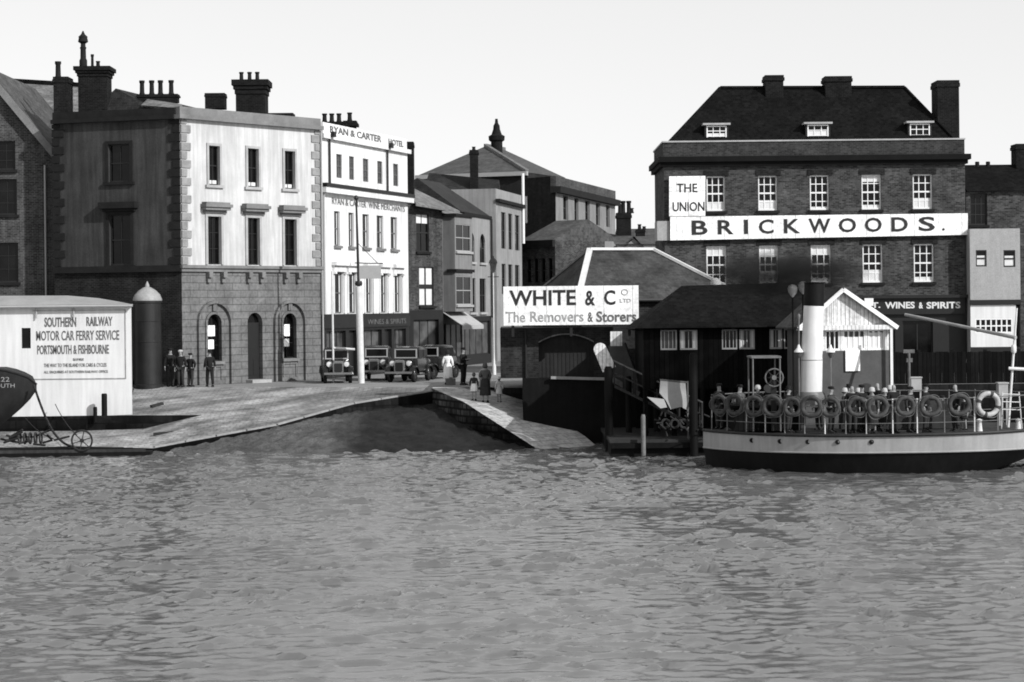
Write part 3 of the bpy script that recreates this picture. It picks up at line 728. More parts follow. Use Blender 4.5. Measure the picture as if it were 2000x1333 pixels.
# roof
dpt = 11
b = MB()
for (u0_, z0_, u1_, z1_) in ((ua, zapex, uR+.35, zE-.25), (ua, zapex, 2*ua-uR-.35, zE-.25)):
    a0, a1 = fg.pt(u0_, z0_+.1, .35), fg.pt(u1_, z1_+.1, .35); c0_, c1_ = fg.pt(u0_, z0_+.1, -dpt), fg.pt(u1_, z1_+.1, -dpt)
    b.poly([a0, a1, c1_, c0_]); b.poly([a0-Vector((0,0,.14)), a1-Vector((0,0,.14)), c1_-Vector((0,0,.14)), c0_-Vector((0,0,.14))]); b.poly([a0, a1, a1-Vector((0,0,.14)), a0-Vector((0,0,.14))])
b.build('roof', M_slatem, root)
b = MB(); b.beam(fg.pt(ua, zapex-.12, .38), fg.pt(uR+.35, zE-.4, .38), .08, .34); b.build('bargeboard', M_corn, root)
b = MB(); b.poly([fg.pt(uR, ZS-.5, 0), fg.pt(uR, ZS-.5, -dpt), fg.pt(uR, zE, -dpt), fg.pt(uR, zE, 0)]); b.build('side_wall', M_brick3, root)
b = MB(); p = fg.pt(fg.L-.45, 0, .1); b.tube([(p.x, p.y, ZS), (p.x, p.y, zE-.6)], .05); b.build('downpipe', M_frameg, root)
# pale roof beyond
root = thing('slate_roofed_house', 'house behind the gabled one, only its pale slate roof slope showing', 'house', (xof(80, 116), 116, ZS))
b = MB(); A_ = P(-60, 155, 117); B_ = P(156, 168, 117); C_ = P(156, 260, 113); D_ = P(-60, 260, 113)
b.poly([A_, B_, C_, D_]); b.poly([A_, B_, B_+Vector((0,5,-3)), A_+Vector((0,5,-3))]); b.build('roof', M_slate, root)
b = MB(); b.beam(A_+Vector((0,0,.05)), B_+Vector((0,0,.05)), .25); b.build('ridge_tiles', M_tile, root)
b = MB(); b.box(A_.x, B_.x, 113.1, 121, ZS, C_.z-.05); b.build('wall', M_brick2, root)

# ================================================================== WHITE HOTEL
A0 = (xof(629, 107.6), 107.6); B0 = (xof(799, 119.6), 119.6); fh = Fac(A0, B0)
root = thing('white_hotel', 'tall white painted hotel with painted lettering on its parapet and a dark shopfront', 'hotel', (A0[0], A0[1], ZS))
def Z(f, px, py): return f.pix(px, py)[1]
zG = Z(fh, 715, 613); zLedge = Z(fh, 715, 380); zTop = Z(fh, 715, 282); zPar = Z(fh, 715, 256)
w2 = [fh.rect(a, c, 419, 484) for a, c in ((653, 664), (681, 691), (708, 721), (736, 749), (763, 776))]
w1 = [fh.rect(a, c, 534, 612) for a, c in ((652, 670), (680, 696), (713, 727), (742, 756), (769, 783))]
w3 = [fh.rect(a, c, 311, 356) for a, c in ((657, 668), (682, 692), (709, 720), (737, 747), (768, 778))]
def flat(rs):
    a = sum(r[2] for r in rs)/len(rs); c = sum(r[3] for r in rs)/len(rs); return [(r[0], r[1], a, c) for r in rs]
w2 = flat(w2); w1 = flat(w1); w3 = flat(w3)
b = MB(); wall(b, fh, 0, fh.L, zG, zLedge, w1+w2, .2)
b.poly([fh.pt(fh.L, ZS, 0), fh.pt(fh.L, ZS, -7), fh.pt(fh.L, zTop, -7), fh.pt(fh.L, zTop, 0)])
wall(b, fh, 0, fh.L, zLedge, zTop, w3, .2); b.build('wall', M_pub, root)
b = MB(); fh.box(b, .35, fh.L-.1, zTop+.12, zPar, -.35, .02); b.build('parapet', M_pub, root)
b = MB(); fh.box(b, 0, fh.L+.1, zTop-.12, zTop+.12, 0, .22); b.build('cornice', M_pub, root)
b = MB(); fh.box(b, -.05, fh.L+.15, zLedge-.2, zLedge+.1, 0, .35); b.build('ledge', M_pub, root)
b = MB(); fh.box(b, -.07, fh.L+.17, zLedge+.1, zLedge+.3, 0, .40); b.build('gutter', M_dark, root)
b = MB(); fh.box(b, 0, .001, 0, .001, 0, .001)
b = MB(); b.poly([fh.pt(0, zTop, 0), fh.pt(fh.L, zTop, 0), fh.pt(fh.L, zTop, -7), fh.pt(0, zTop, -7)]); b.poly([fh.pt(0, ZS, -7), fh.pt(fh.L, ZS, -7), fh.pt(fh.L, zTop, -7), fh.pt(0, zTop, -7)]); b.build('roof', M_slated, root)
for r in w3: window(root, fh, r, 2, 4, M_frameh, M_glassl, .1, .05, .03, sill=None)
for r in w2: window(root, fh, r, 1, 2, M_frameh, M_glass, .16, .06, .03, sill=M_corn, curtains=.12)
for r in w1: window(root, fh, r, 1, 2, M_frameh, M_glass, .17, .07, .03, curtains=.1)
pil = MB()
for i, r in enumerate(w1):
    b = MB(); fh.box(b, r[0]-.28, r[1]+.28, r[3]+.35, r[3]+.55, 0, .3); fh.box(b, r[0]-.2, r[1]+.2, r[3]+.02, r[3]+.35, 0, .14); b.build('window_hood', M_pub, root)
    for u in (r[0]-.2, r[1]+.02):
        b = MB(); fh.box(b, u, u+.18, r[3]-.1, r[3]+.018, 0, .22); fh.box(b, u+.02, u+.16, zG+.05, r[3]-.1, 0, .08); b.build('pilaster', M_pub, root)
fh.text('RYAN & CARTER', (fh.pix(642, 262)[0]+.1, fh.pix(744, 274)[0], zTop+.25, zPar-.12), .035, parent=root, m=M_inkp, bold=.02)
fh.text('HOTEL', (fh.pix(758, 280)[0], fh.pix(787, 284)[0], zTop+.22, zPar-.18), .035, parent=root, m=M_inkp, bold=.02)
fh.text('RYAN & CARTER  WINE MERCHANTS', (fh.pix(648, 395)[0], fh.pix(790, 397)[0], zLedge-.75, zLedge-.4), .02, name='faded_lettering', parent=root, m=M_inkf)
# downpipes
for px in (641, 754):
    b = MB(); u = fh.pix(px, 330)[0]; p = fh.pt(u, 0, .1); b.tube([(p.x, p.y, zLedge+.3), (p.x, p.y, zTop+.1)], .055); fh.box(b, u-.16, u+.16, zTop-.02, zTop+.26, .23, .42); b.build('downpipe', M_dark, root)
b = MB(); p = fh.pt(.12, 0, .12); b.tube([(p.x, p.y, zG), (p.x, p.y, zLedge)], .06); b.build('downpipe', M_frameg, root)
# shopfront
b = MB()
sh = [(.6, 3.2, ZS+.7, zG-.9), (3.6, 4.7, ZS+.05, zG-.9), (5.1, 8.4, ZS+.7, zG-.9), (8.8, 9.9, ZS+.05, zG-.9), (10.3, fh.L-.5, ZS+.7, zG-.9)]
wall(b, fh, 0, fh.L, ZS-.5, zG, sh, .25); b.build('shopfront', M_dark, root)
for i, r in enumerate(sh):
    if i in (1, 3):
        d = MB(); fh.box(d, r[0], r[1], r[2], r[3], -.25, -.2); d.build('door', M_framed, root)
    else: window(root, fh, r, 3, 2, M_framed, M_glassl, .2, .06, .05, mid=False)
b = MB(); fh.box(b, .1, fh.L-.1, zG-.75, zG-.15, .003, .12); fa = b.build('fascia', M_dark, root)
fh.text('WINES & SPIRITS', (6, fh.L-.8, zG-.6, zG-.32), .13, parent=fa, m=M_inkf)
x0, x1, ya, yb, za, zb = box_from(630, 672, 238, 262, 112, .8)
stack(root, x0, x1, ya, yb, za-.6, zb, capz=.2, cap=.12, pots=[(xof(px, 112.4, 230), 112.4, .5, .15) for px in (634, 648, 662)])
x0, x1, ya, yb, za, zb = box_from(672, 694, 236, 262, 113, .8)
stack(root, x0, x1, ya, yb, za-.6, zb, capz=.3, cap=.14, pots=[(xof(683, 113.4, 230), 113.4, .5, .15)])
x0, x1, ya, yb, za, zb = box_from(793, 807, 277, 375, 121, 1.2)
stack(root, x0, x1, ya, yb, za-2, zb, capz=.3, cap=.03)

# ================================================================== DARK BRICK TAVERN NEXT TO THE HOTEL
fd = fpx(799, 120.2, 866, 123.4)
root = thing('brick_tavern', 'narrow dark brick house with white-curtained window, right against the white hotel', 'house', (fd.A.x, fd.A.y, ZS))
zE = Z(fd, 832, 402); a_ = fd.rect(813, 838, 418, 492); c_ = fd.rect(819, 847, 522, 598)
b = MB(); wall(b, fd, 0, fd.L, Z(fd, 832, 606), zE, [a_, c_], .15); b.poly([fd.pt(fd.L, ZS), fd.pt(fd.L, ZS, -7), fd.pt(fd.L, zE, -7), fd.pt(fd.L, zE)]); b.build('wall', M_brick, root)
b = MB(); wall(b, fd, 0, fd.L, ZS-.5, Z(fd, 832, 606)-.005, [(.5, fd.L-.5, ZS+.7, ZS+3)], .25); b.build('shopfront', M_dark, root)
window(root, fd, (.5, fd.L-.5, ZS+.7, ZS+3), 3, 1, M_framed, M_glassl, .2)
window(root, fd, a_, 2, 2, M_framed, M_glass, .12, .05, .05, sill=M_sideq, topblind=.25)
window(root, fd, c_, 2, 2, M_framed, M_glass, .12, .05, .14, sill=M_sideq, blind=.98)
b = MB(); e0 = fd.pt(-.2, zE, .7); e1 = fd.pt(fd.L+.9, zE-.25, .7); r0 = P(800, 364, 124.5); r1 = fd.pt(fd.L+.6, zE, -6)
b.poly([e0, e1, r0]); b.poly([e1, r1, r0]); b.poly([e0-Vector((0,0,.12)), e1-Vector((0,0,.12)), r0-Vector((0,0,.12))]); b.poly([e0, e1, e1-Vector((0,0,.12)), e0-Vector((0,0,.12))]); b.build('roof', M_slate, root)

# ================================================================== BAY WINDOWED SHOP
fb = fpx(866, 125.5, 905, 128.5)
root = thing('bay_windowed_shop', 'small house with a two-storey bay window above a shopfront, right of the dark brick tavern', 'house', (fb.A.x, fb.A.y, ZS))
zE = Z(fb, 885, 420); zsf = Z(fb, 885, 612)
b = MB(); b.prism([tuple(fb.pt(0,0))[:2], tuple(fb.pt(fb.L,0))[:2], tuple(fb.pt(fb.L,0,-7))[:2], tuple(fb.pt(0,0,-7))[:2]], zsf, zE); b.build('wall', M_pale2, root)
b = MB(); b.prism([tuple(fb.pt(0,0,-.05))[:2], tuple(fb.pt(fb.L,0,-.05))[:2], tuple(fb.pt(fb.L,0,-7))[:2], tuple(fb.pt(0,0,-7))[:2]], ZS-.5, zsf); b.build('ground_floor', M_dark, root)
fb2 = Fac(fb.pt(.05, 0, .8)[:2], fb.pt(fb.L-.35, 0, .8)[:2])
bx = [fb2.rect(863, 889, 436, 490), fb2.rect(864, 889, 539, 596)]
b = MB(); z0_ = zsf+.1; wall(b, fb2, 0, fb2.L, z0_, zE-.15, [(.18, fb2.L-.18, r[2], r[3]) for r in bx], .12)
for u in (0, fb2.L): b.poly([fb2.pt(u, z0_), fb2.pt(u, z0_, -.8), fb2.pt(u, zE-.15, -.8), fb2.pt(u, zE-.15)])
b.poly([fb2.pt(0, z0_), fb2.pt(fb2.L, z0_), fb2.pt(fb2.L, z0_, -.8), fb2.pt(0, z0_, -.8)]); b.build('bay', M_pale2, root)
for r in bx: window(root, fb2, (.18, fb2.L-.18, r[2], r[3]), 2, 2, M_frameg, M_glass, .08, .05, .03, sill=M_frameg)
b = MB(); fb2.box(b, -.15, fb2.L+.15, zE-.15, zE+.0, -.9, .15); fb2.box(b, -.1, fb2.L+.1, Z(fb2, 876, 528)-.1, Z(fb2, 876, 528)+.08, -.5, .12); b.build('bay_cornice', M_sideq, root)
b = MB(); b.poly([fb.pt(-.3, zE, .3), fb.pt(fb.L+.1, zE, .3), fb.pt(fb.L+.1, zE+1.1, -2.5), fb.pt(-.3, zE+1.1, -2.5)]); b.poly([fb.pt(fb.L+.1, zE, .3), fb.pt(fb.L+.1, zE, -7), fb.pt(fb.L+.1, zE+1.1, -2.5)]); b.build('roof', M_slate, root)
window(root, fb, (.3, fb.L-.3, ZS+.6, ZS+2.7), 3, 1, M_framed, M_glassl, -.0)
b = MB(); q = [fb.pt(-.1, zsf+.05, .05), fb.pt(fb.L+.2, zsf+.05, .05), fb.pt(fb.L+.2, zsf-.75, 1.3), fb.pt(-.1, zsf-.75, 1.3)]; b.poly(q); b.poly([v+Vector((0,0,-.03)) for v in q]); b.poly([q[3], q[2], q[2]-Vector((0,0,.25)), q[3]-Vector((0,0,.25))]); tag(b.build('shop_awning', M_canvas), 'pale canvas awning slung out over the shopfront of the bay windowed shop', 'awning')

# ================================================================== PALE ROUND-HEADED WINDOWS HOUSE
fp = fpx(906, 130, 960, 137)
root = thing('pale_house', 'pale rendered house with pairs of round-headed windows, mid street', 'house', (fp.A.x, fp.A.y, ZS))
zE = Z(fp, 930, 424); zsf = Z(fp, 930, 618)
hw = flat([fp.rect(916, 927, 455, 512), fp.rect(937, 948, 457, 514)]); hl = flat([fp.rect(917, 929, 543, 610), fp.rect(937, 949, 545, 611)])
b = MB(); wall(b, fp, 0, fp.L, zsf, zE, [r+(True,) for r in hw]+hl, .18); b.poly([fp.pt(fp.L, ZS), fp.pt(fp.L, ZS, -8), fp.pt(fp.L, zE, -8), fp.pt(fp.L, zE)]); b.poly([fp.pt(0, ZS), fp.pt(0, ZS, -8), fp.pt(0, zE, -8), fp.pt(0, zE)]); b.build('wall', M_light, root)
for r in hw: window(root, fp, r, 1, 2, M_framed, M_glass, .14, .05, .04, arch=True, sill=M_surr)
for r in hl: window(root, fp, r, 1, 2, M_framed, M_glass, .14, .05, .04, sill=M_surr)
b = MB(); wall(b, fp, 0, fp.L, ZS-.5, zsf-.004, [(.4, fp.L-.4, ZS+.6, ZS+2.8)], .2); b.build('shopfront', M_dark, root)
window(root, fp, (.4, fp.L-.4, ZS+.6, ZS+2.8), 4, 1, M_framed, M_glassl, .16)
b = MB(); fp.box(b, 0, fp.L, zE, zE+.18, -.3, .12); b.build('cornice', M_sideq, root)
b = MB(); e0 = fp.pt(-.2, zE+.18, 0); e1 = fp.pt(fp.L, zE+.18, 0); r0 = fp.pt(fp.L*.2, zE+2.5, -3.4); r1 = fp.pt(fp.L, zE+2.5, -3.4); b.poly([e0, e1, r1, r0]); b.poly([e0, r0, fp.pt(-.2, zE+.2, -7)]); b.poly([fp.pt(-.2, zE+.2, -7), r0, r1, fp.pt(fp.L, zE+.2, -7)]); b.poly([e1, r1, fp.pt(fp.L, zE+.2, -7)]); b.build('roof', M_slated, root)
b = MB(); p = fp.pt(fp.L-.15, 0, .12); b.tube([(p.x, p.y, ZS+3), (p.x, p.y, zE)], .07); b.build('downpipe', M_dark, root)

# dark roofed block behind the row
root = thing('dark_roofed_block', 'long block with dark slate roof rising behind the pale house', 'house', (xof(890, 146), 146, ZS))
Y0 = 146
b = MB(); q = [P(812, 412, Y0), P(975, 440, Y0), P(975, 352, Y0+6), P(838, 338, Y0+6)]; b.poly(q)
b.poly([P(975, 440, Y0), P(985, 440, Y0+12), P(975, 352, Y0+6)]); b.poly([P(812, 412, Y0), P(838, 338, Y0+6), P(812, 412, Y0+12)]); b.poly([P(838, 338, Y0+6), P(975, 352, Y0+6), P(985, 440, Y0+12), P(812, 412, Y0+12)]); b.build('roof', M_slated, root)
b = MB(); b.box(q[0].x, q[1].x, Y0+.1, Y0+12, ZS, q[1].z); b.build('wall', M_brick2, root)
stack(root, xof(921, 150), xof(937, 150), 150, 151.5, zof(930, 400, 150), zof(930, 293, 150), capz=.3, cap=.06, pots=[(xof(929, 150.7), 150.7, .3, .15)])

# ================================================================== TALL PALE HOUSE
ft = fpx(971, 140, 1021, 149)
root = thing('tall_pale_house', 'tall pale house with a cornice and three tall narrow windows per floor', 'house', (ft.A.x, ft.A.y, ZS))
zT = Z(ft, 995, 376); zc = Z(ft, 995, 398)
tw = flat([ft.rect(979, 988, 416, 487), ft.rect(993, 1001, 418, 488), ft.rect(1006, 1015, 420, 489)]); tl = flat([ft.rect(980, 988, 516, 575), ft.rect(993, 1001, 517, 575), ft.rect(1006, 1015, 518, 575)])
b = MB(); wall(b, ft, 0, ft.L, ZS-.5, zT, tw+tl, .2); b.poly([ft.pt(0, ZS-.5), ft.pt(0, ZS-.5, -6), ft.pt(0, zT, -6), ft.pt(0, zT)]); b.poly([ft.pt(0, zT), ft.pt(ft.L, zT), ft.pt(ft.L, zT, -6), ft.pt(0, zT, -6)]); b.build('wall', M_light, root)
for r in tw+tl: window(root, ft, r, 1, 2, M_framed, M_glass, .15, .05, .04)
b = MB(); ft.box(b, -.1, ft.L+.1, zc-.12, zc+.1, 0, .3); b.build('cornice', M_sideq, root)
for px, ya_, yb_ in ((1022, 385, 345), (1030, 470, 400)):
    pass
b = MB(); p = ft.pt(ft.L+.05, 0, .12); b.tube([(p.x, p.y, zT-3.5), (p.x, p.y, zT+1.6)], .1); b.build('downpipe', M_frame, root)

# ================================================================== BIG BRICK WAREHOUSE
LW = Vector((xof(1024, 163), 163, 0)); CW = Vector((xof(1088, 160), 160, 0)); RW = Vector((xof(1204, 182), 182, 0))
f1, f2 = Fac(LW, CW), Fac(CW, RW)
root = thing('brick_warehouse', 'big flat-topped warehouse, its paler side pierced by a row of narrow windows', 'warehouse', (CW.x, CW.y, ZS))
zT = Z(f2, 1089, 345); zcn = Z(f2, 1089, 374)
ww = flat([f2.rect(1100, 1110, 386, 432), f2.rect(1122, 1130, 389, 434), f2.rect(1143, 1152, 392, 437), f2.rect(1164, 1172, 396, 440), f2.rect(1184, 1191, 399, 442)])
b = MB(); wall(b, f2, 0, f2.L, ZS-.5, zcn, ww, .3); b.build('side_wall', M_pale2, root)
b = MB(); f2.box(b, 0, f2.L, zcn+.35, zT, -.4, .05); b.build('parapet', M_brick3, root)
b = MB(); f2.box(b, -.2, f2.L+.3, zcn-.15, zcn+.35, -.4, .45); f2.box(b, 0, f2.L, Z(f2, 1089, 444)-.1, Z(f2, 1089, 444)+.1, 0, .12); b.build('cornice', M_sideq, root)
b = MB(); wall(b, f1, 0, f1.L, ZS-.5, zT, [], .3); b.poly([(LW.x,LW.y,ZS),(LW.x-2,LW.y+14,ZS),(LW.x-2,LW.y+14,zT),(LW.x,LW.y,zT)]); b.poly([(RW.x,RW.y,ZS),(RW.x-8,RW.y+3,ZS),(RW.x-8,RW.y+3,zT-.5),(RW.x,RW.y,zT-.5)]); b.poly([(LW.x,LW.y,zT-.4),(CW.x,CW.y,zT-.4),(RW.x,RW.y,zT-.4),(RW.x-8,RW.y+3,zT-.4)]); b.build('end_wall', M_brick2, root)
for r in ww: window(root, f2, r, 1, 2, M_framed, M_glass, .25, .07, .06)
b = MB(); f2.box(b, .0, f2.pix(1132, 475)[0], Z(f2, 1100, 482), Z(f2, 1100, 467), .05, .25); b.build('white_fascia', M_frame, root)
b = MB(); p = f1.pt(f1.pix(1031, 420)[0], 0, .15); b.tube([(p.x, p.y, Z(f1, 1031, 436)), (p.x, p.y, Z(f1, 1031, 384))], .09); b.build('downpipe', M_frame, root)
# lower row in front of the warehouse end wall
f3 = fpx(1022, 152, 1086, 150)
root = thing('low_shop_row', 'low dark shop with narrow upright windows, in front of the warehouse', 'shop', (f3.A.x, f3.A.y, ZS))
zT = Z(f3, 1050, 470); hh_ = flat([f3.rect(a, a+8, 505, 552) for a in (1029, 1043, 1057, 1071)])
b = MB(); wall(b, f3, 0, f3.L, ZS-.5, zT, hh_, .2); b.poly([f3.pt(f3.L, ZS), f3.pt(f3.L, ZS, -6), f3.pt(f3.L, zT, -6), f3.pt(f3.L, zT)]); b.build('wall', M_brick, root)
b = MB(); b.poly([f3.pt(0, zT, .3), f3.pt(f3.L, zT, .3), f3.pt(f3.L, zT+1.6, -4), f3.pt(0, zT+1.6, -4)]); b.poly([f3.pt(f3.L, zT, .3), f3.pt(f3.L, zT+1.6, -4), f3.pt(f3.L, zT, -8)]); b.build('roof', M_slatem, root)
b = MB(); f3.box(b, 0, f3.L, zT-.5, zT-.02, .02, .3); b.build('cornice', M_sideq, root)
for r in hh_: window(root, f3, r, 1, 2, M_framed, M_glass, .16, .05, .05)

# ================================================================== HIP ROOFED HALL BEHIND THE STREET
root = thing('hip_roofed_hall', 'large hall with a broad hipped slate roof rising highest behind the street', 'hall', (xof(950, 185), 185, ZS))
ap = P(948, 286, 192); ap2 = P(985, 293, 205)
a0, a1 = P(812, 345, 182), P(1030, 346, 178); a2 = P(1104, 345, 186); a3 = P(1104, 345, 215); a4 = P(812, 345, 215)
for q_ in (a0, a1, a2, a3, a4): q_.z = a0.z
b = MB(); b.poly([a0, a1, ap]); b.poly([a1, a2, ap2, ap]); b.poly([a2, a3, ap2]); b.poly([a3, a4, ap, ap2]); b.poly([a4, a0, ap]); b.build('roof', M_slatem, root)
b = MB(); b.beam(a1+Vector((0,0,.08)), ap+Vector((0,0,.08)), .3); b.beam(ap+Vector((0,0,.08)), ap2+Vector((0,0,.08)), .3); b.build('ridge_tiles', M_slate, root)
b = MB(); b.prism([(q_.x, q_.y) for q_ in (a0, a1, a2, a3, a4)], ZS, a0.z-.02); b.build('wall', M_brick2, root)
b = MB(); b.beam(a0+Vector((0,-.2,-.1)), a1+Vector((0,-.2,-.1)), .35, .35); b.build('gutter', M_frameg, root)
cx, cz = xof(970, 195, 270), zof(970, 292, 195)
b = MB(); b.lathe((cx, 195, cz), [(.55, -.5), (.55, .7), (.75, .85), (.78, 1.25), (.5, 1.4), (.33, 1.9), (.3, 2.25), (.16, 2.5), (.12, 2.9)], 12); b.build('roof_ventilator', M_stack, root)

# ================================================================== DISTANT ROOFS IN THE GAP
root = thing('distant_terrace', 'distant terrace roof with a clustered chimney, in the gap left of the dark hotel', 'house', (xof(1240, 200), 200, ZS))
b = MB(); q = [P(1203, 470, 196), P(1300, 470, 196), P(1300, 446, 201), P(1203, 448, 201)]; b.poly(q); b.poly([q[3], q[2], q[2]+Vector((0,6,-2)), q[3]+Vector((0,6,-2))]); b.build('roof', M_slatem, root)
b = MB(); b.box(q[0].x, q[1].x+3, 196.1, 206, ZS, q[0].z); b.build('wall', M_brick2, root)
stack(root, xof(1207, 198), xof(1235, 198), 198, 199.5, zof(1220, 460, 198), zof(1220, 416, 198), capz=.5, cap=.08, pots=[(xof(px, 198.7, 400), 198.7, h_, .26) for px, h_ in ((1211, .9), (1217, 1.2), (1228, 1.2), (1233, .5))])
stack(root, xof(1245, 193), xof(1262, 193), 193, 194.2, zof(1250, 500, 193), zof(1250, 448, 193), capz=.3, cap=.05, pots=[(xof(1249, 193.5, 440), 193.5, .5, .2), (xof(1258, 193.5, 440), 193.5, .3, .2)])
root = thing('low_pale_cottage', 'small pale gabled cottage low in the gap beside the warehouse', 'cottage', (xof(1240, 150), 150, ZS))
fc = fpx(1207, 150, 1290, 150); zE = Z(fc, 1240, 478); b = MB(); fc.box(b, 0, fc.L, ZS, zE, -6, 0); u_, z_ = fc.pix(1238, 466); b.poly([fc.pt(u_-.5, zE), fc.pt(u_+.5, zE), fc.pt(u_, z_)]); b.build('wall', M_light, root)
b = MB(); b.poly([fc.pt(-.2, zE+.02, .2), fc.pt(fc.L, zE+.02, .2), fc.pt(fc.L, zE+.7, -3), fc.pt(-.2, zE+.7, -3)]); b.poly([fc.pt(u_-.7, zE-.2, .25), fc.pt(u_, z_+.15, .25), fc.pt(u_, z_+.15, -2), fc.pt(u_-.7, zE-.2, -2)]); b.poly([fc.pt(u_+.7, zE-.2, .25), fc.pt(u_, z_+.15, .25), fc.pt(u_, z_+.15, -2), fc.pt(u_+.7, zE-.2, -2)]); b.build('roof', M_slatem, root)
# ================================================================== FERRY OFFICE WALL (left, white, lettered)
fo = Fac((-42, 92), (xof(257, 92), 92))
root = thing('ferry_store', 'long low white-painted building with painted ferry notice and a bowed roof', 'building', (-24, 92, 1.0))
zt = Z(fo, 130, 598); uR = fo.L; DP = 4.2
wn = fo.rect(42, 60, 641, 681)
b = MB(); wall(b, fo, 0, uR, -1, zt, [wn], .15)
b.poly([fo.pt(uR, -1), fo.pt(uR-.85, -1, -DP), fo.pt(uR-.85, zt, -DP), fo.pt(uR, zt)]); b.poly([fo.pt(0, -1, -DP), fo.pt(uR-.85, -1, -DP), fo.pt(uR-.85, zt, -DP), fo.pt(0, zt, -DP)]); b.build('wall', M_white2, root)
window(root, fo, wn, 1, 1, M_framed, M_glass, .1, .04)
zr = Z(fo, 80, 577); prof = [(0, zr), (fo.pix(20, 577)[0], zr), (fo.pix(130, 577)[0], zr-.02), (fo.pix(190, 582)[0], zr-.15), (fo.pix(230, 590)[0], zt+.18), (uR+.12, zt+.03)]
b = MB(); b.loft([[fo.pt(u, zt-.02, .22), fo.pt(u, zt+.06, .25), fo.pt(u-.15, z, -.9), fo.pt(u-.75, z, -DP+.9), fo.pt(u-.95, zt+.05, -DP-.2), fo.pt(u-.95, zt-.02, -DP-.2)] for u, z in prof]); b.build('roof', M_leadr, root)
b = MB(); p0, p1 = fo.pt(0, zt-.02, .27), fo.pt(uR+.1, zt-.02, .27); b.tube([p0, p1], .06, 6); b.build('gutter', M_frameg, root)
for px in (72, 145):
    b = MB(); u = fo.pix(px, 620)[0]; b.tube([fo.pt(u, zt-.05, .1), fo.pt(u, zt-.55, .1)], .035, 6); b.build('pipe', M_frameg, root)
b = MB(); r = fo.rect(64, 246, 606, 741)
for (a0, a1, b0, b1) in ((r[0], r[1], r[3]-.03, r[3]), (r[0], r[1], r[2], r[2]+.04), (r[1]-.03, r[1], r[2]+.04, r[3]-.03)): fo.box(b, a0, a1, b0, b1, .0, .03)
b.build('notice_border', M_inkff, root)
for body, x0, x1, y0, y1, mm, bo in (('SOUTHERN', 87, 149, 620, 639, M_inkf, .02), ('RAILWAY', 169, 220, 619, 637, M_inkf, .02), ('MOTOR CAR FERRY SERVICE', 71, 233, 646, 665, M_inkf, .01),
        ('PORTSMOUTH & FISHBOURNE', 73, 213, 674, 692, M_inkf, .015), ('ISLE OF WIGHT', 143, 164, 700, 705, M_inkf, .0), ('THE WAY TO THE ISLAND FOR CARS & CYCLES', 86, 208, 710, 717, M_inkf, .0), ('ALL ENQUIRIES AT SOUTHERN RAILWAY OFFICE', 86, 211, 724, 730, M_inkf, .0)):
    fo.text(body, fo.rect(x0, x1, y0, y1), .012, parent=root, m=mm, bold=bo)

# ---- cast iron column with domed cap
cx = xof(289, 99, 700); zt = zof(289, 588, 99)
root = thing('iron_column', 'thick dark cast-iron column with a pale domed cap and finial, beside the white ferry building', 'column', (cx, 99, ZS))
b = MB(); b.lathe((cx, 99, ZS), [(.74, -.1), (.74, .12), (.66, .16), (.66, zt-ZS-.12), (.7, zt-ZS-.1), (.7, zt-ZS)], 28); b.build('shaft', M_iron, root)
b = MB(); b.lathe((cx, 99, zt), [(.70, .003), (.70, .08), (.61, .3), (.42, .5), (.2, .64), (.1, .68), (.1, .76), (.06, .85), (.01, .95)], 28); b.build('domed_cap', M_capst, root)
b = MB(); b.torus((cx, 99, ZS+2.2), .665, .02, 28, 6, 'z'); b.torus((cx, 99, ZS+3.2), .665, .02, 28, 6, 'z'); b.build('joint_ring', M_iron, root)

# ---- small mooring posts on the apron
def bollard(px, py0, py1, Y, r, label, m=M_black):
    p0 = at(px, py1, Y); h = zof(px, py0, Y)-p0.z; b = MB(); b.lathe(tuple(p0), [(r, -.3), (r, h-.06), (r*.8, h)], 12); return tag(b.build('mooring_post', m), label, 'post')
bollard(204, 769, 812, 91.4, .13, 'short black mooring post standing before the right end of the white ferry wall')
bollard(186, 795, 812, 90.6, .09, 'thin pointed black stake left of the short mooring post')
# ---- boat bow at the left edge
root = thing('moored_boat', 'dark pointed bow of a boat poking in at the left edge, with faint lettering', 'boat', (at(-30, 860, 86).x, 86, 0))
bs = []; xb0 = at(66, 760, 86).x
for k in range(13):
    t = k/12; x = xb0-.02-6.0*t**1.25
    hb = 1.9*min(1, (t*1.25))**.62+.01
    top = zof(60, 752, 86)+.72*min(1, t*3.2)**.6
    keel = .5+(zof(60, 752, 86)-.75)*max(0, 1-t*1.9)**1.1
    sec = []
    for j in range(9):
        a = j/8; zz = keel+(top-keel)*a; bb = hb*(a**.55)
        sec.append((x+ .0, 86.6-bb, zz))
    for j in range(8, -1, -1):
        a = j/8; zz = keel+(top-keel)*a; bb = hb*(a**.55); sec.append((x, 86.6+bb+.002, zz+.001))
    bs.append(sec)
b = MB(); b.loft(bs); b.build('hull', M_hullg, root)
b = MB(); b.tube([(s_[8][0], s_[8][1]-.01, s_[8][2]) for s_ in bs], .045, 6); b.build('rubbing_strake', M_hullg, root)
fbw = Fac((xb0-3.6, 84.66), (xb0-.75, 85.05))
for body, x0, x1, y0, y1 in (('No.22', -25, 19, 737, 746), ('PORTSMOUTH', -62, 29, 750, 758)): fbw.text(body, fbw.rect(x0, x1, y0, y1), .08, parent=root, m=M_gray3)
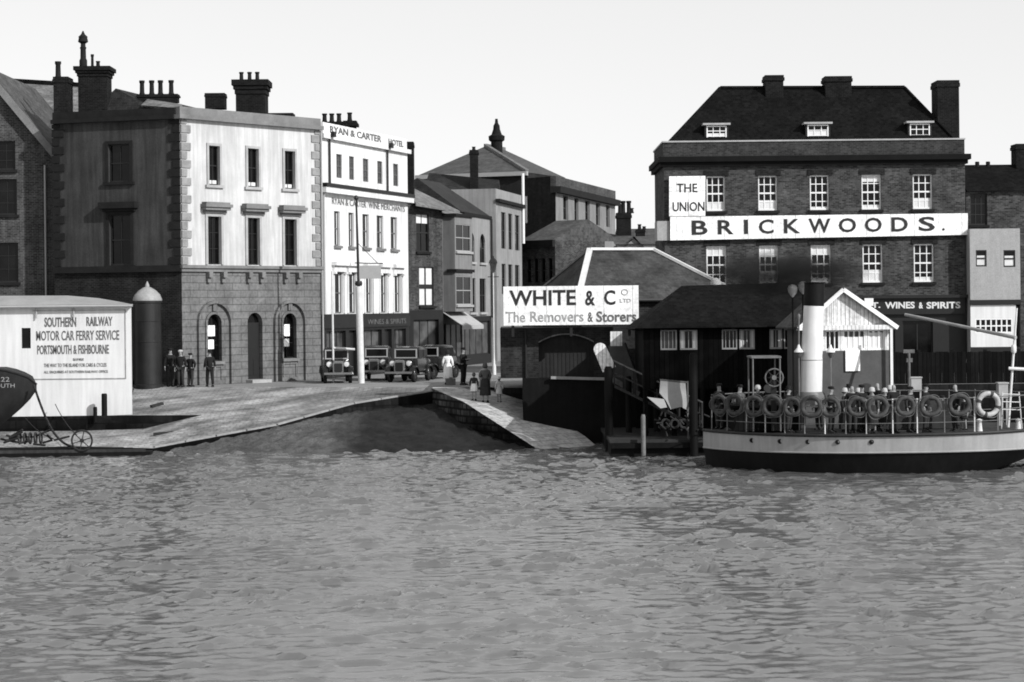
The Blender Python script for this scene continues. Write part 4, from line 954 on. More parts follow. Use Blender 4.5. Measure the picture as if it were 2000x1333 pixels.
# chain from bow to the wreckage
def catenary(a, b_, sag, n=14): return [a.lerp(b_, t/n)-Vector((0,0,sag*4*(t/n)*(1-t/n))) for t in range(n+1)]
b = MB(); pts = catenary(at(66, 752, 86), at(100, 838, 85.5), .12, 12)
for i in range(len(pts)-1):
    m_ = pts[i].lerp(pts[i+1], .5); b.beam(pts[i], pts[i+1], .05 if i % 2 else .09, .09 if i % 2 else .05)
tag(b.build('mooring_chain', M_chain), 'rusty chain hanging from the dark bow down to the landing raft', 'chain')
# ---- landing raft and gear
root = thing('landing_raft', 'low black timber raft lying at the waterline in front of the ferry slip', 'raft', (at(120, 880, 85).x, 85, 0))
pts = [(-24, 84.2), (at(292, 878, 84.6).x, 84.8), (at(300, 876, 86).x, 85.8), (-24, 86.6)]
b = MB(); b.prism(pts, -.25, .16); b.build('raft_deck', M_black, root)
for k in range(6):
    b = MB(); b.beam((-24+.3*k, 84.3+.4*k, .22), (at(285-10*k, 870, 85).x, 84.9+.15*k, .2+.03*(k % 2)), .16, .14); b.build('timber', M_black if k % 2 else M_timber2, root)
cxw, czw = at(160, 863, 84.6).x, zof(160, 861, 84.6)
root = thing('cart_wheel', 'spoked iron wheel standing upright on the landing raft', 'wheel', (cxw, 84.6, czw))
b = MB(); b.torus((cxw, 84.6, czw), .42, .04, 24, 6); b.build('rim', M_chain, root)
b = MB(); b.lathe((cxw, 84.7, czw), [(.08, -.0), (.09, .1), (.08, .2)], 10, 'y'); b.build('hub', M_chain, root)
for k in range(6):
    a = k*math.pi/3+.3; b = MB(); b.tube([(cxw, 84.6, czw), (cxw+.4*math.cos(a), 84.6, czw+.4*math.sin(a))], .022, 6); b.build('spoke', M_chain, root)
b = MB(); rr_ = random.Random(5); base = at(62, 862, 85.4)
for k in range(16):
    a = base+Vector((rr_.uniform(-1.1, .9), rr_.uniform(-.4, .4), rr_.uniform(-.1, .28))); b.tube([a, a+Vector((rr_.uniform(-.7, .7), rr_.uniform(-.2, .2), rr_.uniform(-.15, .3)))], .05, 6)
for k in range(5): b.torus(tuple(base+Vector((-.5+.22*k, .0, .12))), .22, .04, 14, 6, 'x')
o = b.build('tackle_heap', M_chain); tag(o, 'tangled heap of chain, rope and tackle on the raft below the boat bow', 'tackle', kind='stuff')
for (a, c, r_, lb) in ((at(100, 838, 85.6), at(140, 872, 84.9), .05, 'slack chain from the tackle heap down to the spoked wheel'), (at(108, 790, 91.6), at(150, 850, 86), .02, 'thin rope stretched from the white wall down to the raft'), (at(48, 815, 88), at(105, 858, 85.3), .02, 'thin rope slanting down across the tackle heap')):
    b = MB(); b.tube(catenary(a, c, .15, 8), r_, 6); tag(b.build('mooring_line', M_chain), lb, 'rope')
# driftwood on the slip
for (px, py, w_, lb) in ((345, 858, 2.0, 'dark baulk of timber lying across the foot of the slipway'), (235, 782, .7, 'short dark spar lying on the apron near the white wall'), (306, 797, .45, 'small dark block lying on the upper apron')):
    p = at(px, py, 89.3 if px > 340 else 90.8 if px > 300 else 93.5); p.z = {345: .62, 235: 1.95, 306: 1.75}[px]
    b = MB(); b.beam(p-Vector((w_/2, .1, 0)), p+Vector((w_/2, .25, .12)), .22, .12); tag(b.build('driftwood', M_timber2), lb, 'timber')

# ================================================================== POLES AND LAMPS
pb = at(706, 749, 101.3); pb.z = ZS; tilt = -.17
root = thing('signal_mast', 'tall white pole with thin dark topmast and hanging board, before the white hotel', 'mast', tuple(pb))
zA = zof(700, 560, 101.3); zB = zof(694, 388, 101.3); zX = zof(697, 514, 101.3)
def px_(z): return pb+Vector((tilt*(z-ZS)/(zB-ZS), 0, z-ZS))
b = MB(); b.tube([px_(ZS-.1), px_((ZS+zA)/2), px_(zA)], [.16, .17, .17], 14); b.build('pole', M_rail, root)
b = MB(); b.tube([px_(zA-.1), px_(zB)], [.075, .05], 10); b.lathe(tuple(px_(zB)), [(.05, -.1), (.12, 0), (.1, .1), (.02, .16)], 10); b.build('topmast', M_framed, root)
b = MB(); b.lathe(tuple(px_(zA+.15)), [(.16, -.12), (.19, 0), (.16, .12)], 12); b.build('collar', M_framed, root)
q0, q1 = at(693, 514, 101.3), at(748, 515, 101.3)
b = MB(); b.beam(q0, q1, .05); b.beam(px_(zX+1.0), q1-Vector((.25,0,0)), .03); b.build('crossarm', M_framed, root)
b = MB(); r0 = at(702, 545, 101.3); r1 = at(744, 519, 101.3); b.box(r0.x, r1.x, 101.25, 101.33, r0.z, r1.z); b.build('signboard', M_canvas2, root)
p0 = at(651, 700, 102.2); p0.z = ZS
root = thing('white_stanchion', 'slender white upright post with a rail, before the left end of the hotel', 'post', tuple(p0))
b = MB(); b.tube([p0, at(648.5, 530, 102.2)], .05, 8); b.build('post', M_rail, root)
b = MB(); b.tube([at(651, 680, 102.2), at(693, 683, 102.2)], .06, 8); b.build('rail', M_rail, root)
def street_lamp(px, Y, pyt, label, r=.04, lant=True):
    p = at(px, 700, Y); p.z = ZS; zt = zof(px, pyt, Y)
    root = thing('street_lamp', label, 'street lamp', tuple(p), group=None)
    b = MB(); b.lathe(tuple(p), [(.11, 0), (.1, .5), (.06, .6), (.035, 1.2), (.028, zt-ZS-.9)], 10); b.build('post', M_rail, root)
    b = MB(); b.lathe((p.x, p.y, zt-.9), [(.1, 0), (.2, .45), (.22, .5)], 6); b.build('lantern', M_glassl, root)
    b = MB(); b.lathe((p.x, p.y, zt-.4), [(.24, 0), (.2, .15), (.06, .28), (.03, .4)], 6); b.build('lantern_cap', M_dark, root)
    b = MB(); b.tube([(p.x-.3, p.y, zt-1.15), (p.x+.3, p.y, zt-1.15)], .025, 6); b.build('ladder_bar', M_dark, root)
street_lamp(965, 112, 500, 'street lamp with a dark-capped lantern at the mouth of the street')

# ================================================================== CARS
def car(label, paint, loc, rz, frame=M_chrome):
    root = thing('parked_car', label, 'car', (0,0,0), 0, 'vintage cars parked before the hotel')
    def rr(y, w, z0, z1, r=.12, n=3):
        pts = []
        for cx_, cz_, a0 in ((w-r, z1-r, 0), (-w+r, z1-r, 90), (-w+r, z0+r, 180), (w-r, z0+r, 270)):
            for k in range(n+1):
                a = R(a0+90*k/n); pts.append((cx_+r*math.cos(a), y, cz_+r*math.sin(a)))
        return pts
    b = MB(); b.loft([rr(-1.62, .27, .5, 1.1, .1), rr(-1.3, .31, .48, 1.12, .12), rr(-.55, .5, .46, 1.16, .15), rr(-.5, .62, .44, 1.18, .12), rr(.6, .66, .44, 1.18, .12), rr(1.55, .6, .46, 1.15, .15), rr(1.75, .5, .55, 1.0, .2)]); body = b.build('body', paint, root)
    b = MB(); b.loft([rr(-.5, .58, 1.1, 1.62, .06), rr(-.42, .6, 1.1, 1.72, .1), rr(.2, .61, 1.1, 1.77, .12), rr(1.2, .58, 1.1, 1.72, .14), rr(1.55, .52, 1.05, 1.5, .18)]); cab = b.build('cabin', paint, root)
    b = MB(); b.box(-.5, .5, -.53, -.515, 1.24, 1.6); ws = b.build('windscreen', M_glass, root)
    b = MB()
    for x0, x1, z0, z1 in ((-.58, .58, 1.18, 1.235), (-.58, .58, 1.6, 1.65), (-.58, -.525, 1.235, 1.6), (.525, .58, 1.235, 1.6)): b.box(x0, x1, -.56, -.50, z0, z1)
    b.build('frame', frame, ws)
    for s in (-1, 1):
        for y0, y1 in ((-.3, .4), (.5, 1.15)):
            b = MB(); b.box(s*.605, s*.622, y0, y1, 1.24, 1.6); b.build('side_window', M_glass, root)
    b = MB(); b.loft([rr(-1.70, .25, .5, 1.1, .1), rr(-1.625, .28, .48, 1.12, .1)]); g_ = b.build('radiator', M_chrome, root)
    b = MB(); b.loft([rr(-1.715, .2, .56, 1.0, .06), rr(-1.702, .2, .56, 1.0, .06)]); b.build('grille', M_dark, g_)
    for s in (-1, 1):
        b = MB(); b.lathe((s*.43, -1.42, .95), [(.03, -.24), (.1, -.18), (.15, -.05), (.155, .04), (.13, .06)], 14, 'y'); h = b.build('headlight', M_chrome, root)
        b = MB(); b.lathe((s*.43, -1.42, .95), [(.125, .05), (.125, .07), (.05, .085)], 14, 'y'); b.build('lens', M_rail, h)
        # mudguards: swept arcs
        for yc, nm in ((-1.2, 'mudguard'), (1.25, 'mudguard')):
            b = MB(); secs = []
            for k in range(9):
                a = R(8+k*20); rad = .46
                y = yc-rad*math.cos(a); z = .36+rad*math.sin(a)*1.02
                secs.append([(s*.5, y, z), (s*.62, y, z+.04), (s*.76, y, z), (s*.78, y, z-.05), (s*.62, y, z-.0), (s*.5, y, z-.04)])
            if yc < 0: secs.append([(s*.52, -.45, .38), (s*.62, -.45, .4), (s*.76, -.45, .38), (s*.76, -.45, .35), (s*.62, -.45, .36), (s*.52, -.45, .35)])
            b.loft(secs); b.build(nm, paint, root)
        b = MB(); b.box(s*.55-.1, s*.55+.2*(1 if s > 0 else .5), -.45, .85, .33, .37); b.build('running_board', M_dark, root)
    for s in (-1, 1):
        for y in (-1.2, 1.25):
            b = MB(); b.lathe((s*.62, y, .34), [(.2, -.07), (.33, -.08), (.345, -.03), (.345, .03), (.33, .08), (.2, .07)], 20, 'x'); wv = b.build('wheel', M_tyre, root)
            b = MB(); b.lathe((s*.62, y, .34), [(.22, -.05), (.22, .05), (.08, .09), (.03, .11)], 14, 'x') if s > 0 else b.lathe((s*.62, y, .34), [(.03, -.11), (.08, -.09), (.22, -.05), (.22, .05)], 14, 'x'); b.build('rim', M_car2, wv)
    b = MB(); b.beam((-.7, -1.83, .5), (.7, -1.83, .5), .04, .1); b.box(-.3, -.26, -1.83, -1.6, .46, .5); b.box(.26, .3, -1.83, -1.6, .46, .5); b.build('bumper', M_chrome, root)
    root.location = loc; root.rotation_euler = (0,0,rz); return root
def cpos(px, Y): return (xof(px, Y, 740), Y, ZS)
c1 = car('black saloon with pale windscreen frame, leftmost, left of the white pole', M_car, cpos(657, 102.8), R(8), M_frameg)
c2 = copy_tree(c1, cpos(738, 106), R(-3), 'black saloon just right of the white pole, partly hidden', c1['group'])
c3 = copy_tree(c1, cpos(799, 103.2), R(-14), 'black tourer with bright headlamps between the pole and the woman in white', c1['group'])
c4 = copy_tree(c1, cpos(846, 107), R(-26), 'rearmost black car, behind the woman in white, its pale roof edge showing', c1['group'])

# ================================================================== PEOPLE
def skel(pose):
    V, E, Rr = [], [], []
    def a(p, r, par=None):
        V.append(Vector(p)); Rr.append(r)
        if par is not None: E.append((par, len(V)-1))
        return len(V)-1
    return V, E, Rr, a
def skin_mesh(name, V, E, Rad, m, parent, sub=1):
    me = bpy.data.meshes.new(name); me.from_pydata([tuple(v) for v in V], E, []); me.update()
    o = bpy.data.objects.new(name, me); COL.objects.link(o)
    md = o.modifiers.new('skin', 'SKIN'); md.use_smooth_shade = True; md.branch_smoothing = .4
    for i, r in enumerate(Rad):
        s_ = me.skin_vertices[0].data[i]; s_.radius = (r, r) if not isinstance(r, tuple) else r; s_.use_root = (i == 0)
    sb = o.modifiers.new('sub', 'SUBSURF'); sb.levels = sub; sb.render_levels = sub
    dg = bpy.context.evaluated_depsgraph_get(); dg.update()
    m2 = bpy.data.meshes.new_from_object(o.evaluated_get(dg)); m2.name = name
    bpy.data.objects.remove(o); bpy.data.meshes.remove(me)
    m2.materials.clear(); m2.materials.append(m)
    o = bpy.data.objects.new(name, m2); COL.objects.link(o); o.parent = parent; return o
MESHC = {}
def person(label, loc, rz=0, h=1.72, kind='man', top=None, bottom=None, hat='cap', pose='stand', group=None, hatm=None, cat='person'):
    top = top or M_cloth; bottom = bottom or M_cloth2; hatm = hatm or M_cloth
    key = (kind, top.name, bottom.name, hat, pose, hatm.name); g_ = h/1.72
    if key in MESHC: return copy_tree(MESHC[key], loc, rz, label, group, g_)
    root = thing('person', label, cat, (0,0,0), 0, group); MESHC[key] = root
    V, E, Rd, a = skel(pose)
    st = {'stand': .0, 'walk': .16, 'hips': .0, 'lean': .05, 'hold': 0}[pose]
    pel = a((0,0,.93), .13); sp = a((0,0,1.12), .12, pel); ch = a((0,.01,1.34), .14, sp); nk = a((0,.0,1.47), .055, ch)
    hb = a((0,-.015,1.56), .07, nk); hd = a((0,-.01,1.64), .085, hb); ht = a((0,.0,1.70), .055, hd); ns = a((0,-.105,1.60), .014, hb)
    arms = []; legs = []
    for s in (-1, 1):
        if pose == 'hips': el_, wr = (s*.36,.04,1.18), (s*.2,-.08,1.0)
        elif pose == 'hold' or (pose == 'lean' and s > 0): el_, wr = (s*.25,-.02,1.16), (s*.12,-.24,1.2)
        elif pose == 'walk': el_, wr = (s*.24,.06*s,1.15), (s*.25,-.1*s-.03,.93)
        else: el_, wr = (s*.245,.03,1.15), (s*.26,-.04,.9)
        sh = a((s*.17,.0,1.40), .065, ch); el = a(el_, .045, sh); w_ = a(wr, .03, el)
        d = (Vector(wr)-Vector(el_)).normalized(); pm = Vector(wr)+d*.07; palm = a(pm, .032, w_)
        for f_ in range(4):
            off = Vector((0, -.03+.02*f_, 0)); L_ = (.07, .085, .08, .06)[f_]
            k1 = a(pm+d*.03+off, .0095, palm); a(pm+d*(.03+L_)+off*1.15+Vector((-s*.02, 0, 0)), .008, k1)
        a(Vector(wr)+d*.06+Vector((-s*.01, -.05, 0)), .01, w_)
        arms.append((sh, el, w_))
        ky = -st*s; hp = a((s*.09,0,.88), .095, pel); kn = a((s*.1, ky*.7-.02,.49), .06, hp); an = a((s*.105, ky+.03,.09), .04, kn); a((s*.115, ky-.12,.04), .035, an)
        legs.append((hp, kn, an))
    if kind != 'man':
        Rd[ch] = .125; Rd[sp] = .10
    skin_mesh('body', V, E, Rd, M_skin, root)
    # jacket / bodice
    idx = [pel, sp, ch, nk]; V2 = [V[i].copy() for i in idx]; E2 = [(0,1),(1,2),(2,3)]; V2[3] = Vector((0,0,1.45)); V2[0] = Vector((0,0,.84)) if kind == 'man' else V2[0]
    R2 = [.175, .16, .175, .075] if kind == 'man' else [.15, .125, .15, .065]
    for sh, el, w_ in arms:
        n = len(V2); V2 += [V[sh], V[el], V[el].lerp(V[w_], .93)]; E2 += [(2, n), (n, n+1), (n+1, n+2)]; R2 += [.088, .066, .05]
    skin_mesh('jacket' if kind == 'man' else 'bodice', V2, E2, R2, top, root)
    if kind == 'man':
        V3 = [Vector((0,0,.95))]; E3 = []; R3 = [.13]
        for hp, kn, an in legs:
            n = len(V3); V3 += [V[hp], V[kn], V[an]+Vector((0,0,.0))]; E3 += [(0, n), (n, n+1), (n+1, n+2)]; R3 += [.115, .085, .07]
        skin_mesh('trousers', V3, E3, R3, bottom, root)
    else:
        secs = []; hem = .32 if kind == 'woman' else .62
        for z, rx, ry in ((1.08, .15, .12), (.98, .19, .15), (.85, .22, .17), (.6, .225, .19), (hem+.02, .25, .22), (hem, .24, .21)):
            secs.append([(rx*math.cos(t)*(1+.03*math.cos(6*t)), ry*math.sin(t)*(1+.05*math.sin(7*t)), z) for t in [2*math.pi*k/24 for k in range(24)]])
        b = MB(); b.loft(secs); b.build('skirt', bottom, root, local=True)
        b = MB(); b.loft([[((.1)*math.cos(t), .02+.1*math.sin(t), z) for t in [2*math.pi*k/14 for k in range(14)]] for z in (1.55, 1.62)]+[[(.05*math.cos(t), .02+.05*math.sin(t), 1.73) for t in [2*math.pi*k/14 for k in range(14)]]]); b.build('hair', M_hair, root, local=True)
    for s, (hp, kn, an) in zip((-1, 1), legs):
        b = MB(); q = V[an]; b.loft([[(q.x-.05, q.y+.07, .002), (q.x+.05, q.y+.07, .002), (q.x+.045, q.y+.06, .1), (q.x-.045, q.y+.06, .1)], [(q.x-.055, q.y-.05, .002), (q.x+.055, q.y-.05, .002), (q.x+.045, q.y-.05, .11), (q.x-.045, q.y-.05, .11)], [(q.x-.04, q.y-.21, .002), (q.x+.045, q.y-.21, .002), (q.x+.035, q.y-.2, .05), (q.x-.03, q.y-.2, .05)]]); b.build('shoe', M_hair, root, local=True)
    b = MB()
    if hat == 'cap': b.lathe((0, .0, 1.66), [(.098, 0), (.115, .03), (.12, .06), (.1, .085), (.04, .1)], 16); b.loft([[(-.07, -.09, 1.665), (.07, -.09, 1.665), (.07, -.09, 1.68), (-.07, -.09, 1.68)], [(-.04, -.16, 1.655), (.04, -.16, 1.655), (.04, -.16, 1.665), (-.04, -.16, 1.665)]])
    elif hat == 'trilby': b.lathe((0, 0, 1.655), [(.16, .005), (.165, .02), (.1, .025), (.098, .1), (.085, .13), (.03, .125)], 16)
    elif hat == 'cloche': b.lathe((0, 0, 1.6), [(.12, 0), (.125, .03), (.112, .06), (.105, .12), (.07, .165), (.02, .175)], 16)
    if hat:
        b.build({'cap': 'flat_cap', 'trilby': 'hat', 'cloche': 'hat'}[hat], hatm, root, local=True)
    root.location = loc; root.rotation_euler = (0,0,rz); root.scale = (g_,)*3
    return root
def gnd(px, Y, z=ZS): return (xof(px, Y, 745), Y, z)
G1 = 'men gathered by the corner house'
person('man in dark suit and cap, leftmost of the group beside the iron column', gnd(333, 99.2), R(20), 1.84, group=G1)
person('man in a white-topped cap and dark jacket, second from the iron column', gnd(353, 98.6), R(-10), 1.76, 'man', hatm=M_clothl, group=G1)
person('man with hands on hips, right of the white-capped man', gnd(372, 98.9), R(150), 1.6, 'man', M_cloth, M_cloth2, None or 'cap', 'hips', group=G1)
person('lone man in dark suit walking past the left arched doorway of the corner house', gnd(410, 98.6), R(200), 1.72, 'man', M_cloth, M_cloth, 'trilby', 'walk')
person('woman in a long white dress beside the parked cars', gnd(875, 98.5), R(170), 1.62, 'woman', M_clothw, M_clothw, 'cloche', hatm=M_hair)
person('man in a black suit and cap facing the woman in white', gnd(905, 97.6), R(60), 1.76, 'man', M_cloth, M_cloth, 'cap', 'hold')
jz = lambda px, py: at(px, py, 92.6)
JT = lambda px, Y: (xof(px, Y, 780), Y)
def jetty_z(x, y):
    # ray-cast on the jetty surface triangles
    for k in range(3):
        for tri in ((JL[k], JL[k+1], JR[k+1]), (JL[k], JR[k+1], JR[k])):
            a, b_, c = tri; d = (b_.y-c.y)*(a.x-c.x)+(c.x-b_.x)*(a.y-c.y)
            l1 = ((b_.y-c.y)*(x-c.x)+(c.x-b_.x)*(y-c.y))/d; l2 = ((c.y-a.y)*(x-c.x)+(a.x-c.x)*(y-c.y))/d
            if min(l1, l2, 1-l1-l2) > -.02: return l1*a.z+l2*b_.z+(1-l1-l2)*c.z
    return None
def onjetty(px, Y):
    x, y = JT(px, Y); z = jetty_z(x, y); return (x, y, z if z is not None else 1.6)
pc = onjetty(926, 91.6); person('small child in dark top and white skirt at the head of the jetty', pc, R(170), 1.22, 'child', M_cloth2, M_clothw, 'cloche', hatm=M_clothg)
pm = onjetty(948, 91.5); person('woman in a long dark coat seen from behind on the jetty', pm, R(185), 1.72, 'woman', M_clothg, M_cloth2, 'cloche', 'hold', hatm=M_clothg)
pk = onjetty(975, 92.4); person('child in a white frock and white hat beside the woman in the dark coat', pk, R(200), 1.15, 'child', M_clothw, M_clothw, 'cloche', hatm=M_clothw)
b = MB(); secs = []
for z, rx, ry in ((.0, .05, .04), (.08, .22, .16), (.35, .3, .22), (.62, .27, .2), (.75, .15, .12), (.8, .05, .04)):
    secs.append([(rx*math.cos(t)*(1+.06*math.sin(3*t+z*9)), ry*math.sin(t), z) for t in [2*math.pi*k/16 for k in range(16)]])
b.loft(secs); o = b.build('cloth_bundle', M_canvas2); o.location = (pm[0]-.02, pm[1]+.34, pm[2]+.78); o.scale = (.95,)*3; tag(o, 'big pale cloth bundle held in front of the woman in the dark coat', 'bundle')
b = MB(); p = gnd(890, 98); b.box(p[0]-.45, p[0]+.0, 97.6, 97.95, ZS, ZS+.32); b.box(p[0]-.3, p[0]-.15, 97.75, 97.8, ZS+.32, ZS+.37); tag(b.build('suitcase', M_timber), 'small suitcase on the ground beside the woman in white', 'suitcase')

# ================================================================== REMOVERS' STORE (sign) AND HIP ROOFED BUILDING
fs = fpx(977, 90.2, 1246, 90.2)
root = thing('store_building', 'low dark store with a wide arched doorway under the big white removers sign', 'building', (fs.A.x, 90.2, ZS-1))
zt = Z(fs, 1110, 640); ar = fs.rect(1052, 1160, 655, 738)
b = MB()
arc_z = ar[3]; sp_ = ar[3]-.35; N = 12; um = (ar[0]+ar[1])/2; hw_ = (ar[1]-ar[0])/2
wall(b, fs, 0, ar[0], ar[2], zt, [fs.rect(1030, 1036, 660, 700)] if 0 else []); wall(b, fs, ar[1], fs.L, ar[2], zt, [])
pa = [(ar[0]+2*hw_*k/N, sp_+.35*(1-((2*k/N)-1)**2)) for k in range(N+1)]
b.poly([fs.pt(ar[0], zt), fs.pt(ar[0], sp_)]+[fs.pt(*q) for q in pa[1:-1]]+[fs.pt(ar[1], sp_), fs.pt(ar[1], zt)])
for k in range(N): b.poly([fs.pt(*pa[k]), fs.pt(*pa[k+1]), fs.pt(*pa[k+1], -.3), fs.pt(*pa[k], -.3)])
for u in (ar[0], ar[1]): b.poly([fs.pt(u, ar[2]), fs.pt(u, sp_), fs.pt(u, sp_, -.3), fs.pt(u, ar[2], -.3)])
b.poly([fs.pt(0, ar[2]), fs.pt(0, ar[2], -7), fs.pt(0, zt, -7), fs.pt(0, zt)]); b.poly([fs.pt(fs.L, ar[2]), fs.pt(fs.L, ar[2], -7), fs.pt(fs.L, zt, -7), fs.pt(fs.L, zt)])
b.build('wall', M_store, root)
b = MB(); b.poly([fs.pt(0, zt), fs.pt(fs.L, zt), fs.pt(fs.L, zt, -7), fs.pt(0, zt, -7)]); b.build('roof', M_slated, root)
b = MB(); b.poly([fs.pt(ar[0]-.1, ar[2], -.29), fs.pt(ar[1]+.1, ar[2], -.29), fs.pt(ar[1]+.1, ar[3]+.05, -.29), fs.pt(ar[0]-.1, ar[3]+.05, -.29)])
for k in range(1, 14): u = ar[0]+2*hw_*k/14; fs.box(b, u-.012, u+.012, ar[2], sp_, -.285, -.27)
do = b.build('door', M_doorg, root)
b = MB()
for k in range(N):
    q0, q1 = pa[k], pa[k+1]; b.hexa([fs.pt(q0[0], q0[1]+.02, .04), fs.pt(q1[0], q1[1]+.02, .04), fs.pt(q1[0], q1[1]+.02, 0), fs.pt(q0[0], q0[1]+.02, 0), fs.pt(q0[0], q0[1]+.08, .04), fs.pt(q1[0], q1[1]+.08, .04), fs.pt(q1[0], q1[1]+.08, 0), fs.pt(q0[0], q0[1]+.08, 0)])
b.build('arch_moulding', M_rust, root)
b = MB(); u = fs.pix(1027, 680)[0]; b.tube([fs.pt(u, ar[2], .08), fs.pt(u, zt, .08)], .05); b.build('downpipe', M_dark, root)
# quay deck in front of the store
b = MB(); b.box(xof(1020, 90), xof(1262, 90), 89.6, 93.2, -1.2, ar[2]); o = b.build('timber_wharf', M_black); tag(o, 'black timber wharf in front of the dark store', 'wharf')
b = MB(); q0, q1 = at(1076, 738, 89.4), at(1240, 742, 89.4); b.beam(q0, q1, .1, .12); tag(b.build('kerb_rail', M_kerb), 'pale timber kerb rail along the edge of the dark wharf', 'rail')
# signboard
fsn = fpx(984, 89.2, 1248, 89.2)
root = thing('removers_sign', 'big white hoarding lettered WHITE & CO over the dark store', 'sign', (fsn.A.x, 89.2, zt))
r = fsn.rect(984, 1248, 559, 635); b = MB(); fsn.box(b, 0, fsn.L, r[2], r[3], -.12, 0); b.build('board', M_sign, root)
for u in (.4, fsn.L/2, fsn.L-.4):
    b = MB(); fsn.box(b, u-.06, u+.06, r[2]-.5, r[3]-.2, -.3, -.125); b.build('bracket', M_dark, root)
fsn.text('WHITE', fsn.rect(995, 1125, 567, 597), .012, parent=root, bold=.02)
fsn.text('&', fsn.rect(1143, 1162, 568, 597), .012, parent=root, bold=.02)
fsn.text('C', fsn.rect(1180, 1202, 567, 596), .012, parent=root, bold=.02)
fsn.text('O', fsn.rect(1213, 1227, 565, 577), .012, parent=root, m=M_inkff)
fsn.text('LTD', fsn.rect(1211, 1232, 584, 591), .012, parent=root, m=M_inkff)
fsn.text('The', fsn.rect(988, 1026, 609, 630), .012, parent=root, m=M_inkff, bold=.01)
fsn.text('Removers', fsn.rect(1036, 1140, 608, 629), .012, parent=root, m=M_inkff, bold=.01)
fsn.text('&', fsn.rect(1148, 1158, 610, 629), .012, parent=root, m=M_inkf, bold=.01)
fsn.text('Storers', fsn.rect(1165, 1243, 608, 629), .012, parent=root, m=M_inkf, bold=.02)

# hip roofed building
u_ = Vector((.94, .34, 0)).normalized(); v_ = Vector((-u_.y, u_.x, 0)); FL = Vector((xof(1136, 91.2, 585), 91.4, 0))
root = thing('hip_roofed_store', 'dark building with a hipped slate roof and bright lead hips, behind the removers sign', 'building', (FL.x, FL.y, ZS))
LL, DD = 7.9, 6.0; zE = zof(1136, 588, 91.2); zR = zof(1200, 488, 94.6)
c = [FL, FL+u_*LL, FL+u_*LL+v_*DD, FL+v_*DD]
b = MB(); b.prism([(p.x, p.y) for p in c], ZS-.4, zE-.02); b.build('wall', M_brick2, root)
o_ = .3; ce = [FL-u_*o_-v_*o_, FL+u_*(LL+o_)-v_*o_, FL+u_*(LL+o_)+v_*(DD+o_), FL-u_*o_+v_*(DD+o_)]
ce = [Vector((p.x, p.y, zE)) for p in ce]
def solve_ridge(px, t):  # point on the ridge line (v=DD/2) under pixel column px
    best = None
    for k in range(1000):
        p = FL+u_*(LL*k/1000)+v_*(DD/2); e_ = abs(1000+(p.x/p.y*1 - SR*0)*4000-px)
        q = abs(xof(px, p.y, 488)-p.x)
        if best is None or q < best[0]: best = (q, p.copy())
    p = best[1]; p.z = zR; return p
r0, r1 = solve_ridge(1152, 0), solve_ridge(1276, 0)
b = MB(); b.poly([ce[0], ce[1], r1, r0]); b.poly([ce[1], ce[2], r1]); b.poly([ce[2], ce[3], r0, r1]); b.poly([ce[3], ce[0], r0]); b.poly([p-Vector((0,0,.1)) for p in ce]); b.build('roof', M_slater, root)
b = MB(); U = Vector((0,0,.05))
for a_, b_ in ((ce[0], r0), (r0, r1), (r1, ce[1])): b.beam(a_+U, b_+U, .26, .12)
b.build('lead_hips', M_lead, root)
b = MB(); b.beam(ce[3]+U, r0+U, .12, .08); b.build('rear_hip', M_slate, root)
b = MB(); b.tube([ce[0], ce[1]], .07, 6); b.build('gutter', M_framed, root)
# white mast head at the end of the hip
b = MB(); p = at(1398, 553, 89); b.lathe(tuple(p), [(.03, -.25), (.2, -.15), (.24, 0), (.18, .15), (.05, .22)], 12); b.tube([p-Vector((0,0,5)), p-Vector((0,0,.2))], .05, 6); tag(b.build('globe_lamp', M_rail), 'pale globe lamp on a thin post at the right end of the hipped roof', 'lamp')

# ================================================================== FERRY PONTOON SHED
root = thing('pontoon_shed', 'black tarred landing shed with a band of glazed windows, left of the ferry funnel', 'shed', (xof(1400, 83), 83, .8))
fp_ = fpx(1256, 83.4, 1598, 83.4); zE = Z(fp_, 1400, 640); zR = zof(1400, 558, 86.5)
gl = [fp_.rect(1290, 1322, 645, 684), fp_.rect(1328, 1362, 645, 684), fp_.rect(1410, 1440, 645, 685), fp_.rect(1444, 1474, 645, 685), fp_.rect(1503, 1528, 641, 686), fp_.rect(1531, 1550, 641, 676)]
gl = [(a, c, gl[0][2], gl[0][3]) for a, c, *_ in gl]
zF = 2.6
b = MB(); wall(b, fp_, 0, fp_.L, zF, zE, gl, .1)
for u in (0, fp_.L): b.poly([fp_.pt(u, zF), fp_.pt(u, zF, -5.5), fp_.pt(u, zE, -5.5), fp_.pt(u, zE)])
b.poly([fp_.pt(0, .6, -5.5), fp_.pt(fp_.L, .6, -5.5), fp_.pt(fp_.L, zE, -5.5), fp_.pt(0, zE, -5.5)]); b.poly([fp_.pt(0, zF), fp_.pt(fp_.L, zF), fp_.pt(fp_.L, zF, -5.5), fp_.pt(0, zF, -5.5)])
b.build('wall', M_shed, root)
for i, r in enumerate(gl): window(root, fp_, r, 4 if i < 4 else 2, 1, M_frameg, M_glassl if i in (0, 4, 3) else M_glass, .06, .05, .03, curtains=(.22 if i in (1, 3, 4) else 0))
e = [fp_.pt(-.35, zE, .4), fp_.pt(fp_.L+.3, zE, .4), fp_.pt(fp_.L+.3, zE, -5.8), fp_.pt(-.35, zE, -5.8)]
rl = fp_.pt(fp_.pix(1340, 560)[0]+.05, zR, -2.8); rr2 = fp_.pt(fp_.L-.2, zR+.1, -2.8)
b = MB(); b.poly([e[0], e[1], rr2, rl]); b.poly([e[1], e[2], rr2]); b.poly([e[2], e[3], rl, rr2]); b.poly([e[3], e[0], rl]); b.poly([p-Vector((0,0,.1)) for p in e]); b.build('roof', M_tile, root)
